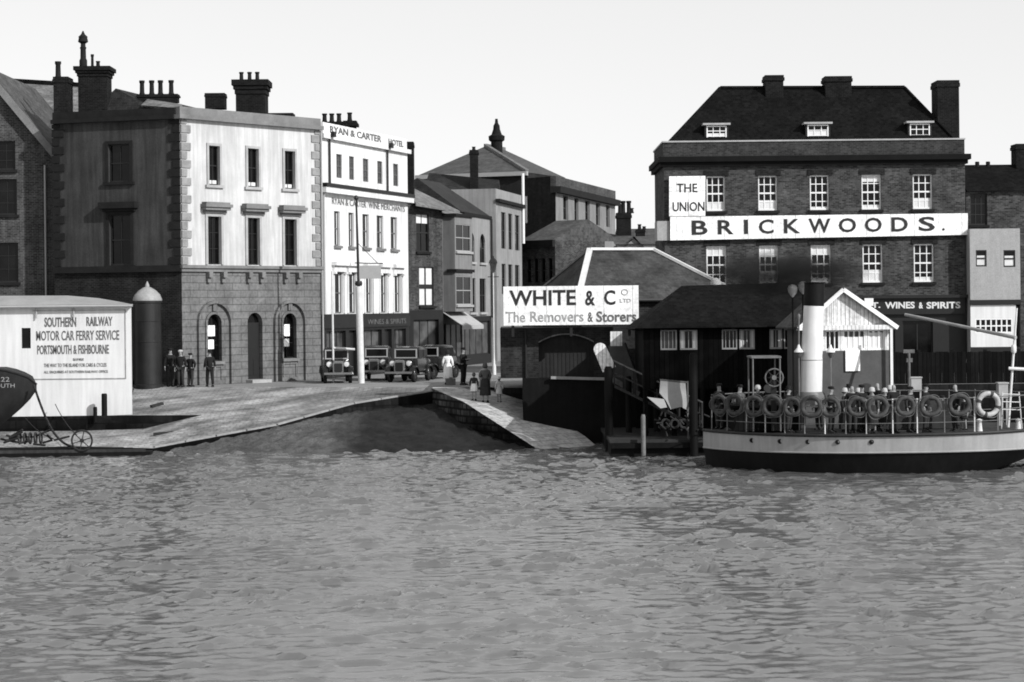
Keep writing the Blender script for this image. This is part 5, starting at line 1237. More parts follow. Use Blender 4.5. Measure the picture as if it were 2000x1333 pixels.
for k in range(7):
    b = MB(); u = fp_.L*(k/6)*.98+.08; b.beam(fp_.pt(u, .55, -.12), fp_.pt(u, zF, -.12), .2); b.build('post', M_shed, root)
root = thing('pontoon', 'long black floating pontoon under the landing shed', 'pontoon', (xof(1500, 83), 83, 0))
b = MB(); b.box(xof(1185, 84), xof(1600, 84)+14, 81.4, 90, -.6, .55); b.build('float', M_black, root)
b = MB(); b.box(xof(1185, 84)-.05, xof(1600, 84)+14.05, 81.3, 90.05, .555, .68); b.build('deck', M_deckd, root)
b = MB(); b.beam((xof(1185, 84), 81.22, .45), (xof(1600, 84)+14, 81.22, .45), .12, .2); b.build('fender', M_black, root)
# piles
for i, (px, Y, pyt, rr_, lb, mm) in enumerate(((1189, 84.2, 716, .17, 'black timber pile nearest the jetty, rising beside the dark wharf', M_black), (1228, 86, 735, .13, 'shorter black pile just right of the tallest pile', M_black), (1256, 81.0, 810, .09, 'short greyish fender post at the left end of the pontoon', M_timber), (1355, 81.0, 690, .16, 'thick black pile left of the ferry stern', M_black), (1283, 86.5, 700, .14, 'black pile under the left end of the landing shed', M_black))):
    x = xof(px, Y, 800); b = MB(); h = zof(px, pyt, Y); b.lathe((x, Y, -1), [(rr_, 0), (rr_, h+.9), (rr_*.7, h+1)], 12); tag(b.build('timber_pile', mm), lb, 'pile', 'timber piles of the landing')
# gangway: raised brow with white rounded end board
root = thing('gangway', 'raised grey gangway flap with a white round-ended board leaning beside the wharf', 'gangway', tuple(at(1215, 740, 88)))
q = [at(1188, 676, 88), at(1219, 670, 88), at(1247, 745, 87.2), at(1246, 771, 87), at(1196, 740, 87)]
b = MB(); b.poly(q); b.poly([p+Vector((.1,.25,0)) for p in q]); n_ = len(q)
for k in range(n_): b.poly([q[k], q[(k+1) % n_], q[(k+1) % n_]+Vector((.1,.25,0)), q[k]+Vector((.1,.25,0))])
b.build('flap', M_gang, root)
pts = []; c0, c1 = at(1172, 682, 86.8), at(1190, 722, 86.5); ax = (c1-c0).normalized(); pr = Vector((-ax.z, 0, ax.x)).normalized()
ow = [c0+pr*.27*math.cos(t)+(-ax)*.27*math.sin(t) for t in [math.pi*k/8 for k in range(9)]]+[c1-pr*.3, c1+pr*.3]
b = MB(); b.poly(ow); b.poly([p+Vector((0,.06,0)) for p in ow])
for k in range(len(ow)): p, s2 = ow[k], ow[(k+1) % len(ow)]; b.poly([p, s2, s2+Vector((0,.06,0)), p+Vector((0,.06,0))])
b.build('end_board', M_board, root)
b = MB(); p0, p1 = at(1192, 648, 87.5), at(1215, 676, 87.5); b.box(p0.x, p1.x, 87.45, 87.55, p1.z, p0.z); b.build('top_board', M_board, root)
b = MB(); b.beam(at(1196, 741, 86.8), at(1248, 771, 86.8), .12, .22); b.beam(at(1196, 734, 86.9), at(1244, 742, 86.9), .05); b.build('rail', M_timber, root)
# canvas screen
root = thing('canvas_screen', 'pale canvas screen hung on the pontoon between the pile and the ferry stern', 'screen', tuple(at(1315, 800, 81.6)))
q = [at(1290, 744, 81.6), at(1339, 749, 81.6), at(1343, 802, 81.6), at(1330, 795, 81.5), at(1310, 800, 81.5), at(1300, 782, 81.6), at(1288, 768, 81.6)]
b = MB(); b.poly(q); b.poly([p+Vector((0,.05,0)) for p in q])
for k in range(len(q)): p, s2 = q[k], q[(k+1) % len(q)]; b.poly([p, s2, s2+Vector((0,.05,0)), p+Vector((0,.05,0))])
b.build('canvas', M_canvas, root)
q = [at(1264, 776, 81.6), at(1297, 780, 81.6), at(1303, 796, 81.5), at(1290, 798, 81.5)]
b = MB(); b.poly(q); b.poly([p+Vector((0,.05,0)) for p in q]); b.build('flap', M_canvas, root)
b = MB(); b.beam(at(1289, 742, 81.62), at(1342, 747, 81.62), .06); b.beam(at(1343, 745, 81.62), (at(1343, 745, 81.62).x, 81.62, .6), .06); b.build('frame', M_timber, root)
b = MB(); rr_ = random.Random(9)
for k in range(26):
    a = at(rr_.uniform(1285, 1375), rr_.uniform(805, 845), rr_.uniform(80.8, 81.25)); d = Vector((rr_.uniform(-.25, .25), .0, rr_.uniform(-.2, .2))); b.tube([a, a+d], .035, 6)
for k in range(4): b.torus(tuple(at(1300+18*k, 828, 81.1)), .16, .05, 14, 6)
tag(b.build('rope_fenders', M_timber2), 'cluster of hanging rope fenders and lines at the pontoon edge by the ferry stern', 'fenders', kind='stuff')

# ================================================================== TICKET KIOSK (white gable)
fk = fpx(1572, 79.2, 1736, 80.0)
root = thing('ticket_kiosk', 'white boarded kiosk with a pointed gable and glazed front, right behind the ferry funnel', 'kiosk', (fk.A.x, 79, .68))
upk, zpk = fk.pix(1640, 561); zE = Z(fk, 1700, 636); D_ = 1.9
wr_ = [fk.rect(1612, 1640, 645, 684), fk.rect(1647, 1690, 645, 684), fk.rect(1696, 1728, 645, 684)]
wr_ = flat(wr_)
b = MB(); wall(b, fk, 0, fk.L, .6, wr_[0][2]-.02, [], .1)
b.poly([fk.pt(fk.L, .6), fk.pt(fk.L, .6, -D_), fk.pt(fk.L, zE, -D_), fk.pt(fk.L, zE)]); b.poly([fk.pt(0, .6), fk.pt(0, .6, -D_), fk.pt(0, zE, -D_), fk.pt(0, zE)]); b.poly([fk.pt(0, .6, -D_), fk.pt(fk.L, .6, -D_), fk.pt(fk.L, zE, -D_), fk.pt(0, zE, -D_)]); b.build('dado', M_dado, root)
b = MB(); wall(b, fk, 0, fk.L, wr_[0][2]-.02, zE, wr_, .08); b.build('wall', M_board, root)
b = MB(); fk.box(b, -.35, fk.L+.12, zE-.16, zE+.02, .0, .32); b.build('fascia', M_board, root)
uL, uR2 = -.3, fk.L+.1
b = MB(); b.poly([fk.pt(uL, zE+.02, .1), fk.pt(uR2, zE+.02, .1), fk.pt(upk, zpk-.05, .1)])
for k in range(-9, 10):
    u = upk+.19*k; t = 1-abs(u-upk)/((uR2-upk) if u > upk else (upk-uL)); 
    if t > .06: fk.box(b, u-.01, u+.01, zE+.03, zE+(zpk-zE)*t-.08, .1, .115)
b.build('gable', M_board, root)
b = MB()
for ue in (uL-.1, uR2+.12):
    a0 = fk.pt(ue, zE-.03, .35); a1 = fk.pt(upk, zpk, .35); c0_ = fk.pt(ue, zE-.03, -D_-.2); c1_ = fk.pt(upk, zpk, -D_-.2); T_ = Vector((0,0,-.07))
    b.poly([a0, a1, c1_, c0_]); b.poly([a0+T_, a1+T_, c1_+T_, c0_+T_]); b.poly([a0, a1, a1+T_, a0+T_]); b.poly([a0, c0_, c0_+T_, a0+T_])
b.build('roof', M_slatem, root)
b = MB(); b.beam(fk.pt(upk, zpk-.1, .37), fk.pt(uR2+.12, zE-.1, .37), .05, .16); b.beam(fk.pt(upk, zpk-.1, .37), fk.pt(uL-.1, zE-.1, .37), .05, .16); b.build('bargeboard', M_frame, root)
window(root, fk, wr_[0], 3, 1, M_frame, M_glass, .06, .05, .04); window(root, fk, wr_[1], 4, 1, M_frame, M_glassl, .06, .05, .06, blind=.6); window(root, fk, wr_[2], 3, 1, M_frame, M_glassl, .06, .05, .09, blind=.8)
b = MB(); b.beam(fk.pt(fk.L-.02, .6, .28), fk.pt(fk.L-.02, zE-.16, .28), .1); b.build('post', M_frame, root)
r = fk.rect(1650, 1678, 684, 725); b = MB(); fk.box(b, *r, .03, .09); o = b.build('white_notice', M_sign); tag(o, 'plain white notice board hung on the front of the white kiosk', 'notice')

# sloping gangway from the wharf down to the ferry stern
root = thing('sloping_gangway', 'dark timber gangway with handrails sloping down from the wharf towards the ferry stern', 'gangway', tuple(at(1200, 745, 85.5)))
ga, gb = at(1200, 752, 85.8), at(1372, 836, 81.0); sd = Vector((0, 1.1, 0))
b = MB(); b.poly([ga, gb, gb+sd, ga+sd]); b.poly([p-Vector((0,0,.12)) for p in (ga, gb, gb+sd, ga+sd)]); b.poly([ga, gb, gb-Vector((0,0,.12)), ga-Vector((0,0,.12))]); b.build('deck', M_timber2, root)
for k in range(9):
    for o2 in (Vector((0, .03, 0)), sd-Vector((0, .03, 0))):
        p = ga.lerp(gb, k/8)+o2; b = MB(); b.beam(p, p+Vector((0,0,1.0)), .06); b.build('handrail_post', M_timber2, root)
for o2 in (Vector((0, .03, 0)), sd-Vector((0, .03, 0))):
    for h in (.5, 1.0):
        b = MB(); b.beam(ga+o2+Vector((0,0,h)), gb+o2+Vector((0,0,h)), .05); b.build('handrail', M_timber2 if h < 1 else M_timber, root)
# ================================================================== BIG DARK BRICK HOTEL
fB = fpx(1300, 108, 1888, 108)
root = thing('union_hotel', 'large dark brick hotel with hipped black roof, dormers and many white sash windows', 'hotel', (fB.A.x, 108, ZS))
zw = Z(fB, 1600, 323); zpt = Z(fB, 1600, 273); D_ = 7
top = flat([fB.rect(1380, 1416, 345, 414), fB.rect(1481, 1518, 344, 412), fB.rect(1582, 1619, 343, 410), fB.rect(1683, 1721, 341, 409), fB.rect(1783, 1821, 340, 408)])
mid_ = flat([fB.rect(1380, 1419, 482, 556), fB.rect(1483, 1520, 481, 555), fB.rect(1584, 1623, 479, 553), fB.rect(1685, 1724, 477, 552), fB.rect(1785, 1824, 475, 550)])
zg = Z(fB, 1780, 579)
b = MB(); wall(b, fB, 0, fB.L, zg, zw, top+mid_, .2); b.poly([fB.pt(0, ZS), fB.pt(0, ZS, -D_), fB.pt(0, zw, -D_), fB.pt(0, zw)]); b.poly([fB.pt(fB.L, ZS), fB.pt(fB.L, ZS, -D_), fB.pt(fB.L, zw, -D_), fB.pt(fB.L, zw)]); b.poly([fB.pt(0, ZS, -D_), fB.pt(fB.L, ZS, -D_), fB.pt(fB.L, zw, -D_), fB.pt(0, zw, -D_)])
b.build('wall', M_brickh, root)
b = MB(); fB.box(b, -.03, fB.L-.02, zw+.5, zpt-.08, -D_+.02, .04); b.build('parapet', M_para, root)
b = MB(); fB.box(b, -.08, fB.L+.02, zpt-.08, zpt, -D_-.02, .1); b.build('coping', M_copst, root)
b = MB(); fB.box(b, -.32, fB.L+.25, zw+.22, zw+.5, -D_-.1, .40); fB.box(b, -.2, fB.L+.12, zw, zw+.22, -D_-.05, .22); b.build('cornice', M_corned, root)
for i, r in enumerate(top): window(root, fB, r, 3, 4, M_frame, M_glass, .17, .07, .045, sill=M_sideq, blind=(.22, .26, .06, .1, .28)[i], topblind=(0,0,0,.2,0)[i])
for i, r in enumerate(mid_): window(root, fB, r, 3, 4, M_frame, M_glass, .17, .07, .045, sill=M_sideq, blind=(0, .3, .1, .3, .1)[i], topblind=(.25,.3,.25,0,0)[i])
b = MB()
for r in top+mid_:
    b = MB(); fB.box(b, r[0]-.12, r[1]+.2, r[3]+.003, r[3]+.3, 0, .05); b.build('lintel', M_brick2, root)
# roof
Yr = 108+3.6; zrf = zof(1600, 172, Yr); za = zpt-.25
e = [fB.pt(.15, za, -.5), fB.pt(fB.L-.25, za, -.5), fB.pt(fB.L-.25, za, -D_+.3), fB.pt(.15, za, -D_+.3)]
rl = at(1407, 173, Yr); rr2 = at(1766, 172, Yr)
b = MB(); b.poly([e[0], e[1], rr2, rl]); b.poly([e[1], e[2], rr2]); b.poly([e[2], e[3], rl, rr2]); b.poly([e[3], e[0], rl]); rf = b.build('roof', M_tile, root)
b = MB(); U = Vector((0,0,.05)); b.beam(rl+U, rr2+U, .22, .14); b.beam(rl+U, e[0]+U, .16, .1); b.beam(rr2+U, e[1]+U, .16, .1); b.build('ridge_tiles', M_tile, root)
def bxs(px0, px1, py0, py1, Y, D, capz=.3, cap=.06, pots=()):
    x0, x1, ya, yb, za_, zb = box_from(px0, px1, py0, py1, Y, D); stack(root, x0, x1, ya, yb, za_-.5, zb, capz=capz, cap=cap, pots=pots)
bxs(1495, 1530, 147, 176, Yr-.5, 1.2); bxs(1612, 1663, 149, 176, Yr-.5, 1.2); bxs(1831, 1873, 157, 275, 109.6, 1.6, .35, .05)
# dormers
for i, (x0, x1, yt, yb) in enumerate(((1380, 1419, 240, 273), (1577, 1618, 238, 272), (1777, 1816, 236, 271))):
    fdm = Fac((fB.A.x, 109.0), (fB.B.x, 109.0)); r = fdm.rect(x0, x1, yt+6, yb+4)
    b = MB(); fdm.box(b, r[0]-.1, r[0]-.002, r[2]-.6, r[3]+.02, -2.6, .02); fdm.box(b, r[1]+.002, r[1]+.1, r[2]-.6, r[3]+.02, -2.6, .02); d = b.build('dormer', M_dark, root)
    b = MB(); fdm.box(b, r[0]-.2, r[1]+.2, r[3]+.03, r[3]+.13, -2.8, .2); b.build('dormer_roof', M_copst, d)
    window(root, fdm, r, 3, 3, M_frame, M_glass, .02, .06, .04, blind=(.45, .55, .1)[i])
# ground floor shopfront
b = MB(); gh = [(k*2.0+.5, k*2.0+2.1, ZS+.7, zg-1.3) for k in range(int((fB.L-1)/2))]
wall(b, fB, 0, fB.L, ZS-.5, zg-.004, gh, .3); b.build('shopfront', M_dark, root)
for r in gh: window(root, fB, r, 2, 1, M_framed, M_glass, .2, .06, .05)
b = MB(); fB.box(b, .1, fB.L-.1, zg-.95, zg-.1, .003, .2); fB.box(b, .0, fB.L, zg-.1, zg+.06, .003, .4); fc_ = b.build('fascia', M_dark, root)
for body, x0, x1, y0, y1 in (('T.', 1701, 1718, 591, 602), ('WINES', 1727, 1785, 590, 603), ('&', 1793, 1801, 591, 603), ('SPIRITS', 1808, 1874, 590, 603), ('STOUT & BITTER', 1560, 1695, 592, 604)):
    r = fB.rect(x0, x1, y0, y1); fB.text(body, r, .21, parent=fc_, m=M_gold, bold=.03)
b = MB(); r = fB.rect(1685, 1702, 583, 598); fB.box(b, *r, .41, .6); b.build('white_lamp_box', M_frame, root)
# signs
fS = Fac((fB.A.x, 107.75), (fB.B.x, 107.75))
root = thing('brewery_sign', 'long white signboard lettered BRICKWOODS. across the dark brick hotel', 'sign', (fS.A.x, 107.75, 9))
def sgn(px0, px1, tl, tr, bl, br_, d0, d1, name, parent, m=M_sign):
    pts = [fS.pix(px0, tl), fS.pix(px1, tr), fS.pix(px1, br_), fS.pix(px0, bl)]
    b = MB(); n = [fS.pt(u, z, d1) for u, z in pts]+[fS.pt(u, z, d0) for u, z in pts]
    b.poly(n[:4]); b.poly(n[4:]); 
    for k in range(4): b.poly([n[k], n[(k+1) % 4], n[4+(k+1) % 4], n[4+k]])
    return b.build(name, m, parent)
sgn(1309, 1890, 424, 417, 470, 459, -.1, .02, 'board', root)
let = 'BRICKWOODS'; xs_ = [(1351, 1382), (1402, 1433), (1453, 1461), (1482, 1511), (1531, 1563), (1579, 1622), (1638, 1672), (1689, 1722), (1741, 1773), (1794, 1826)]
for ch_, (x0, x1) in zip(let, xs_):
    yc = 445-(x0-1351)*.0165+ .0; fS.text(ch_, fS.rect(x0, x1, yc-14, yc+14), .035, parent=root, bold=.02)
fS.text('.', fS.rect(1840, 1845, 446, 451), .035, parent=root)
root = thing('inn_sign', 'square white signboard reading THE UNION, at the top left of the dark brick hotel', 'sign', (fS.A.x, 107.75, 12))
sgn(1307, 1377.5, 345, 344, 423, 422, -.1, .03, 'board', root)
fS.text('THE', fS.rect(1322, 1362, 359, 376), .045, parent=root, m=M_ink, bold=.01); fS.text('UNION', fS.rect(1314, 1376, 395, 413), .045, parent=root, m=M_ink, bold=.01)
r = fS.rect(1284, 1308, 432, 470); b = MB(); fS.box(b, r[0], r[1]-.01, r[2], r[3], -2.0, -.12); tag(b.build('side_signboard', M_grayw), 'grey board round the left corner of the hotel, beside the long white sign', 'sign')

# ================================================================== RIGHT EDGE HOUSES
fr2 = fpx(1889.5, 110, 2080, 110)
root = thing('tall_dark_house', 'dark brick house at the right edge, adjoining the big hotel', 'house', (fr2.A.x, 110, ZS))
zt_ = Z(fr2, 1940, 316); r = fr2.rect(1895, 1928, 378, 440)
b = MB(); wall(b, fr2, 0, fr2.L, ZS-.5, zt_-1.6, [r], .2); b.build('wall', M_brickh, root)
b = MB(); a0, a1 = fr2.pt(0, zt_-1.6, .25), fr2.pt(fr2.L, zt_-1.6, .25); b.poly([a0, a1, fr2.pt(fr2.L, zt_, -2.5), fr2.pt(0, zt_, -2.5)]); b.poly([fr2.pt(0, zt_, -2.5), fr2.pt(fr2.L, zt_, -2.5), fr2.pt(fr2.L, zt_-2, -7), fr2.pt(0, zt_-2, -7)]); b.build('roof', M_tile, root)
b = MB(); fr2.box(b, 0, fr2.L, ZS-.4, zt_-1.65, -7, -.3); b.build('rear_wall', M_brick2, root)
window(root, fr2, r, 3, 3, M_framed, M_glass, .15, .06, .04, sill=M_sideq)
x0, x1, ya, yb, za_, zb = box_from(1985, 2025, 281, 320, 112, 1.2); stack(root, x0, x1, ya, yb, za_-.5, zb, capz=.3, cap=.05)
for px in (1912, 1933):
    b = MB(); b.lathe((xof(px, 112.4), 112.4, zt_-.25), [(.12, 0), (.12, .4), (.08, .42)], 8); b.build('chimney_pot', M_pot, root)
f4 = fpx(1896, 107.2, 1994, 107.2)
root = thing('rendered_bay', 'pale rendered projecting front with two small windows above a white shop window', 'shop', (f4.A.x, 107.2, ZS))
r = f4.rect(1896, 1994, 447, 586); ws_ = [f4.rect(1906, 1927, 489, 521), f4.rect(1960, 1983, 489, 522)]
b = MB(); wall(b, f4, 0, f4.L, r[2], r[3], ws_, .12)
for u in (0, f4.L): b.poly([f4.pt(u, ZS), f4.pt(u, ZS, -2.5), f4.pt(u, r[3], -2.5), f4.pt(u, r[3])])
b.poly([f4.pt(0, r[3]), f4.pt(f4.L, r[3]), f4.pt(f4.L, r[3], -2.5), f4.pt(0, r[3], -2.5)]); b.build('wall', M_grayw, root)
for k, q in enumerate(ws_): window(root, f4, q, 1, 2, M_framed, M_glass, .08, .06, .04, blind=.6)
zb_ = Z(f4, 1945, 596); sw_ = f4.rect(1905, 1977, 623, 651); sb_ = Z(f4, 1945, 678)
b = MB(); wall(b, f4, 0, f4.L-.25, sb_, zb_, [sw_], .1); b.build('shop_window_surround', M_white2, root)
window(root, f4, sw_, 7, 2, M_frame, M_glass, .05, .05, .07, mid=False)
b = MB(); wall(b, f4, 0, f4.L, ZS-.5, sb_-.01, [], .2); b.build('lower_wall', M_dark, root); b = MB(); f4.box(b, -.05, f4.L, zb_+.01, r[2]-.01, 0, .1); b.build('dark_fascia', M_dark, root)
# quayside clutter behind the ferry: dark railings and hoardings
for i, (px, py0, py1, w_, Y, mm, lb) in enumerate(((1790, 739, 765, 20, 86, M_canvas, 'pale square-topped crate standing on the quay beyond the ferry deck'), (1960, 750, 778, 18, 76, M_canvas, 'pale box on a stand behind the biggest lifebuoy'))):
    b = MB(); a0 = at(px-w_/2, py1, Y); a1 = at(px+w_/2, py0, Y); b.box(a0.x, a1.x, Y, Y+.4, a0.z, a1.z); b.box(a0.x-.03, a1.x+.03, Y-.03, Y+.43, a1.z-.001, a1.z+.05)
    for xx in (a0.x+.04, a1.x-.04): b.box(xx-.03, xx+.03, Y+.05, Y+.11, .68 if Y > 80 else 1.4, a0.z)
    tag(b.build('crate', mm), lb, 'crate')

# ================================================================== THE FERRY
HX0, HX1 = xof(1372, 76.3), 20.3
HC_Y = lambda t: 76.4-1.1*t
def hw(t, k=1.0):        # half breadth
    s = abs(2*t-1); return max(.02, 4.0*(1-s**2.6)**.8)*k
def deckz(t): return 1.33+.16*(t-.5)+.05*(2*t-1)**2
NST = 41
def station(t): return HX0+(HX1-HX0)*t
ferry = thing('steam_ferry', 'small steam passenger ferry with pale topsides, black hull and tall cream funnel', 'ferry', ((HX0+HX1)/2, 75, 0))
def side(t, zt_, zb_, kt, kb):
    pass
def hullmesh(ztf, zbf, m, name, inset_t=1.0, inset_b=1.0, over=0, shrink=0.0):
    b = MB(); secs = []
    for i in range(NST):
        t = i/(NST-1); tb = t
        x = station(t); yc = HC_Y(t); ring = []
        for j in range(5):
            a = j/4; z = zbf(t)+(ztf(t)-zbf(t))*a; kk = inset_b+(inset_t-inset_b)*a
            xs2 = x if shrink == 0 else (x-(HX0+HX1)/2)*(1-shrink*(1-a)*(1 if t > .5 else .06))+(HX0+HX1)/2
            ring.append((xs2, yc-hw(t)*kk, z))
        for j in range(4, -1, -1):
            a = j/4; z = zbf(t)+(ztf(t)-zbf(t))*a; kk = inset_b+(inset_t-inset_b)*a
            xs2 = x if shrink == 0 else (x-(HX0+HX1)/2)*(1-shrink*(1-a)*(1 if t > .5 else .06))+(HX0+HX1)/2
            ring.append((xs2, yc+hw(t)*kk, z))
        secs.append(ring)
    b.loft(secs); return b.build(name, m, ferry)
wl = lambda t: .70+.12*t
hull = hullmesh(lambda t: wl(t)-.005, lambda t: -.7, M_hullb, 'hull', .99, .86, shrink=.62)
strake = hullmesh(lambda t: deckz(t), wl, M_hullw, 'topsides', 1.01, .992)
dk = MB(); dk.poly([(station(i/(NST-1)), HC_Y(i/(NST-1))-hw(i/(NST-1))*1.0, deckz(i/(NST-1))+.01) for i in range(NST)]+[(station(i/(NST-1)), HC_Y(i/(NST-1))+hw(i/(NST-1))*1.0, deckz(i/(NST-1))+.01) for i in reversed(range(NST))]); dk.build('deck', M_deck, ferry)
b = MB(); b.tube([(station(i/(NST-1)), HC_Y(i/(NST-1))-hw(i/(NST-1))*1.01-.02, deckz(i/(NST-1))+.04) for i in range(NST)], .06, 8); b.build('rubbing_rail', M_hullg, ferry)
b = MB(); b.tube([(station(i/(NST-1)), HC_Y(i/(NST-1))-hw(i/(NST-1))*.995-.01, wl(i/(NST-1))+.0) for i in range(NST)], .035, 6); b.build('lower_rubbing_rail', M_hullw, ferry)
def hull_t(px, py=860):
    best = (9, 0)
    for k in range(600):
        t = .02+.96*k/599; x, y = station(t), HC_Y(t)-hw(t); e_ = abs(xof(px, y, py)-x)
        if e_ < best[0]: best = (e_, t)
    return best[1]
for px in (1469, 1523, 1578, 1636, 1702):
    t = hull_t(px); x, y = station(t), HC_Y(t)-hw(t)*1.0; z = wl(t)+.38
    b = MB(); b.lathe((x, y-.0, z), [(.085, -.05), (.085, .035), (.055, .036), (.055, .02)], 14, 'y'); b.build('porthole', M_hullb, ferry)
# rail, stanchions
RH = 1.28
def rp(t, h, k=.97): return Vector((station(t), HC_Y(t)-hw(t)*k, deckz(t)+h))
ts = [hull_t(px, 800) for px in (1385, 1420, 1458, 1495, 1533, 1572, 1612, 1652, 1693, 1745, 1793, 1846, 1905, 1950, 2010, 2050)]
for t in ts:
    b = MB(); p = rp(t, 0); b.lathe(tuple(p), [(.05, 0), (.045, .06), (.022, .12), (.018, RH)], 8); b.lathe((p.x, p.y, p.z+RH), [(.02, -.03), (.04, 0), (.02, .03)], 8); b.build('stanchion', (M_rail, M_rail2, M_frameg)[int(t*977) % 3], ferry)
for h in (.45, .85, RH):
    b = MB(); b.tube([rp(.03+.94*k/60, h) for k in range(61)], .014 if h < RH else .022, 6); b.build('guard_rail', M_rail2, ferry)
b = MB(); b.tube([Vector((station(.03+.94*k/60), HC_Y(.03+.94*k/60)+hw(.03+.94*k/60)*.97, deckz(.5)+RH)) for k in range(61)], .022, 6); b.build('guard_rail', M_rail2, ferry)
for k in range(14):
    t = .06+.88*k/13; b = MB(); p = Vector((station(t), HC_Y(t)+hw(t)*.97, deckz(t))); b.tube([p, p+Vector((0,0,RH))], .022, 6); b.build('stanchion', M_rail2, ferry)
# bench casing along deck (dark) and engine casing
b = MB(); b.box(xof(1430, 75), xof(1560, 75), 74.6, 76.8, 1.4, 2.25); b.box(xof(1430, 75)-.08, xof(1560, 75)+.08, 74.5, 76.9, 2.25, 2.33); b.build('engine_casing', M_shed, ferry)
b = MB(); b.box(xof(1640, 75), xof(1900, 75), 74.9, 75.4, 1.4, 1.85); b.box(xof(1640, 75), xof(1900, 75), 75.35, 75.42, 1.85, 2.4); b.build('bench', M_timber2, ferry)
# funnel
YF = 74.6; fx0 = at(1583, 768, YF); fx1 = at(1591, 553, YF); fm_ = fx0.lerp(fx1, .79)
b = MB(); b.tube([fx0-Vector((0,0,.5)), fx0.lerp(fx1, .4), fm_], [.405, .385, .365], 32); fun = b.build('funnel', M_funnel, ferry)
b = MB(); b.tube([fm_+(fx1-fx0)*.001, fx1], [.372, .368], 32); b.torus(tuple(fx1), .37, .03, 28, 6, 'z'); b.build('funnel_top', M_hullb, fun)
b = MB(); b.torus(tuple(fx0.lerp(fx1, .3)), .385, .015, 28, 6, 'z'); b.build('funnel_band', M_rail2, fun); b = MB(); b.lathe(tuple(fx0-Vector((0,0,.45))), [(.52, 0), (.5, .35), (.42, .5)], 28); b.build('funnel_base', M_rail2, fun)
b = MB(); p = fx0+Vector((-.44, -.1, 0)); b.tube([p, p+Vector((.03, 0, 2.7))], .03, 8); b.lathe(tuple(p+Vector((.03, 0, 2.7))), [(.04, 0), (.06, .08), (.05, .16), (.01, .2)], 8); b.build('steam_pipe', M_rail2, ferry)
# ventilator cowls
for px, py, hh_ in ((1545, 566, 2.0), (1567, 560, 2.0)):
    pass
# deck lamps
for px in (1560, 1622):
    p = at(px, 682, 74.4); b = MB(); b.tube([(p.x, p.y, 1.42), (p.x, p.y, p.z-.1)], .03, 8); l_ = b.build('lamp_post', M_rail2, ferry)
    b = MB(); b.lathe((p.x, p.y, p.z-.12), [(.17, 0), (.16, .05), (.07, .16), (.03, .28)], 14); b.build('lamp_shade', M_rail, l_)
    b = MB(); b.lathe((p.x, p.y, p.z-.32), [(.05, 0), (.1, .1), (.11, .19)], 12); b.build('lamp_globe', M_glassl, l_)
# steering wheel and its stand
wc = at(1512, 738, 74.3); b = MB(); b.torus(tuple(wc), .32, .028, 28, 6); wh = b.build('steering_wheel', M_rail2, ferry)
for k in range(8):
    a = k*math.pi/4; b = MB(); b.tube([wc, wc+Vector((.38*math.cos(a), 0, .38*math.sin(a)))], .016, 6); b.build('spoke', M_timber2, wh)
b = MB(); b.lathe((wc.x, wc.y+.05, wc.z), [(.03, -.1), (.08, 0), (.09, .08)], 12, 'y'); b.build('hub', M_chrome, wh)
b = MB(); b.box(wc.x-.1, wc.x+.1, wc.y+.12, wc.y+.3, 1.4, wc.z+.1); b.build('wheel_pedestal', M_dark, ferry)
# awning frame over the wheel
b = MB(); a0, a1 = at(1466, 700, 74.2), at(1524, 700, 74.2); b.box(a0.x, a1.x, 73.9, 75.4, a0.z, a0.z+.07); cn = b.build('canopy', M_rail2, ferry)
for x in (a0.x+.05, a1.x-.05):
    for y in (73.95, 75.35):
        b = MB(); b.tube([(x, y, 1.42), (x, y, a0.z)], .03, 6); b.build('canopy_post', M_rail2, ferry)
# mast and boom
m0, m1 = at(1969, 835, 74.5), at(1986, 602, 74.5)
b = MB(); b.tube([m0, m0.lerp(m1, .5), m1], [.05, .045, .03], 10); mast = b.build('mast', M_rail, ferry)
b = MB(); g0, g1 = at(1984, 660, 74.4), at(1768, 615, 78.5); b.tube([g0, g1], [.07, .06], 10); b.build('boom', M_boom, ferry)
b = MB(); b.tube([at(1970, 720, 74.4), at(2030, 723, 74.4)], .06, 8); b.build('yard', M_rail, ferry)
b = MB(); p = at(1980, 682, 74.4); b.lathe(tuple(p), [(.07, -.15), (.1, -.08), (.1, .08), (.07, .15)], 10); b.build('mast_lantern', M_rail, ferry)
b = MB()
for k, pyy in enumerate((770, 785, 800)): b.tube([at(1958, pyy, 74), at(1992, pyy+1, 74)], .02, 6)
b.tube([at(1958, 766, 74), at(1956, 838, 74)], .02, 6); b.tube([at(1990, 766, 74), at(1996, 838, 74)], .02, 6); b.build('bow_ladder', M_rail, ferry)
b = MB()
for px in (1913, 1989):
    p = at(px, 838, 72.9); b.lathe((p.x, p.y, deckz(.8)), [(.12, 0), (.1, .1), (.08, .35), (.11, .42), (.03, .46)], 12)
    b.build('mooring_bitt', M_rail, ferry); b = MB()
for px in (1500, 1690): # vent cowls
    p = at(px, 760, 75.2); b = MB(); b.tube([(p.x, p.y, 1.4), (p.x, p.y, 2.6), (p.x, p.y-.05, 2.8), (p.x, p.y-.25, 2.92)], [.1, .1, .13, .19], 14); b.build('ventilator', M_hullg, ferry)

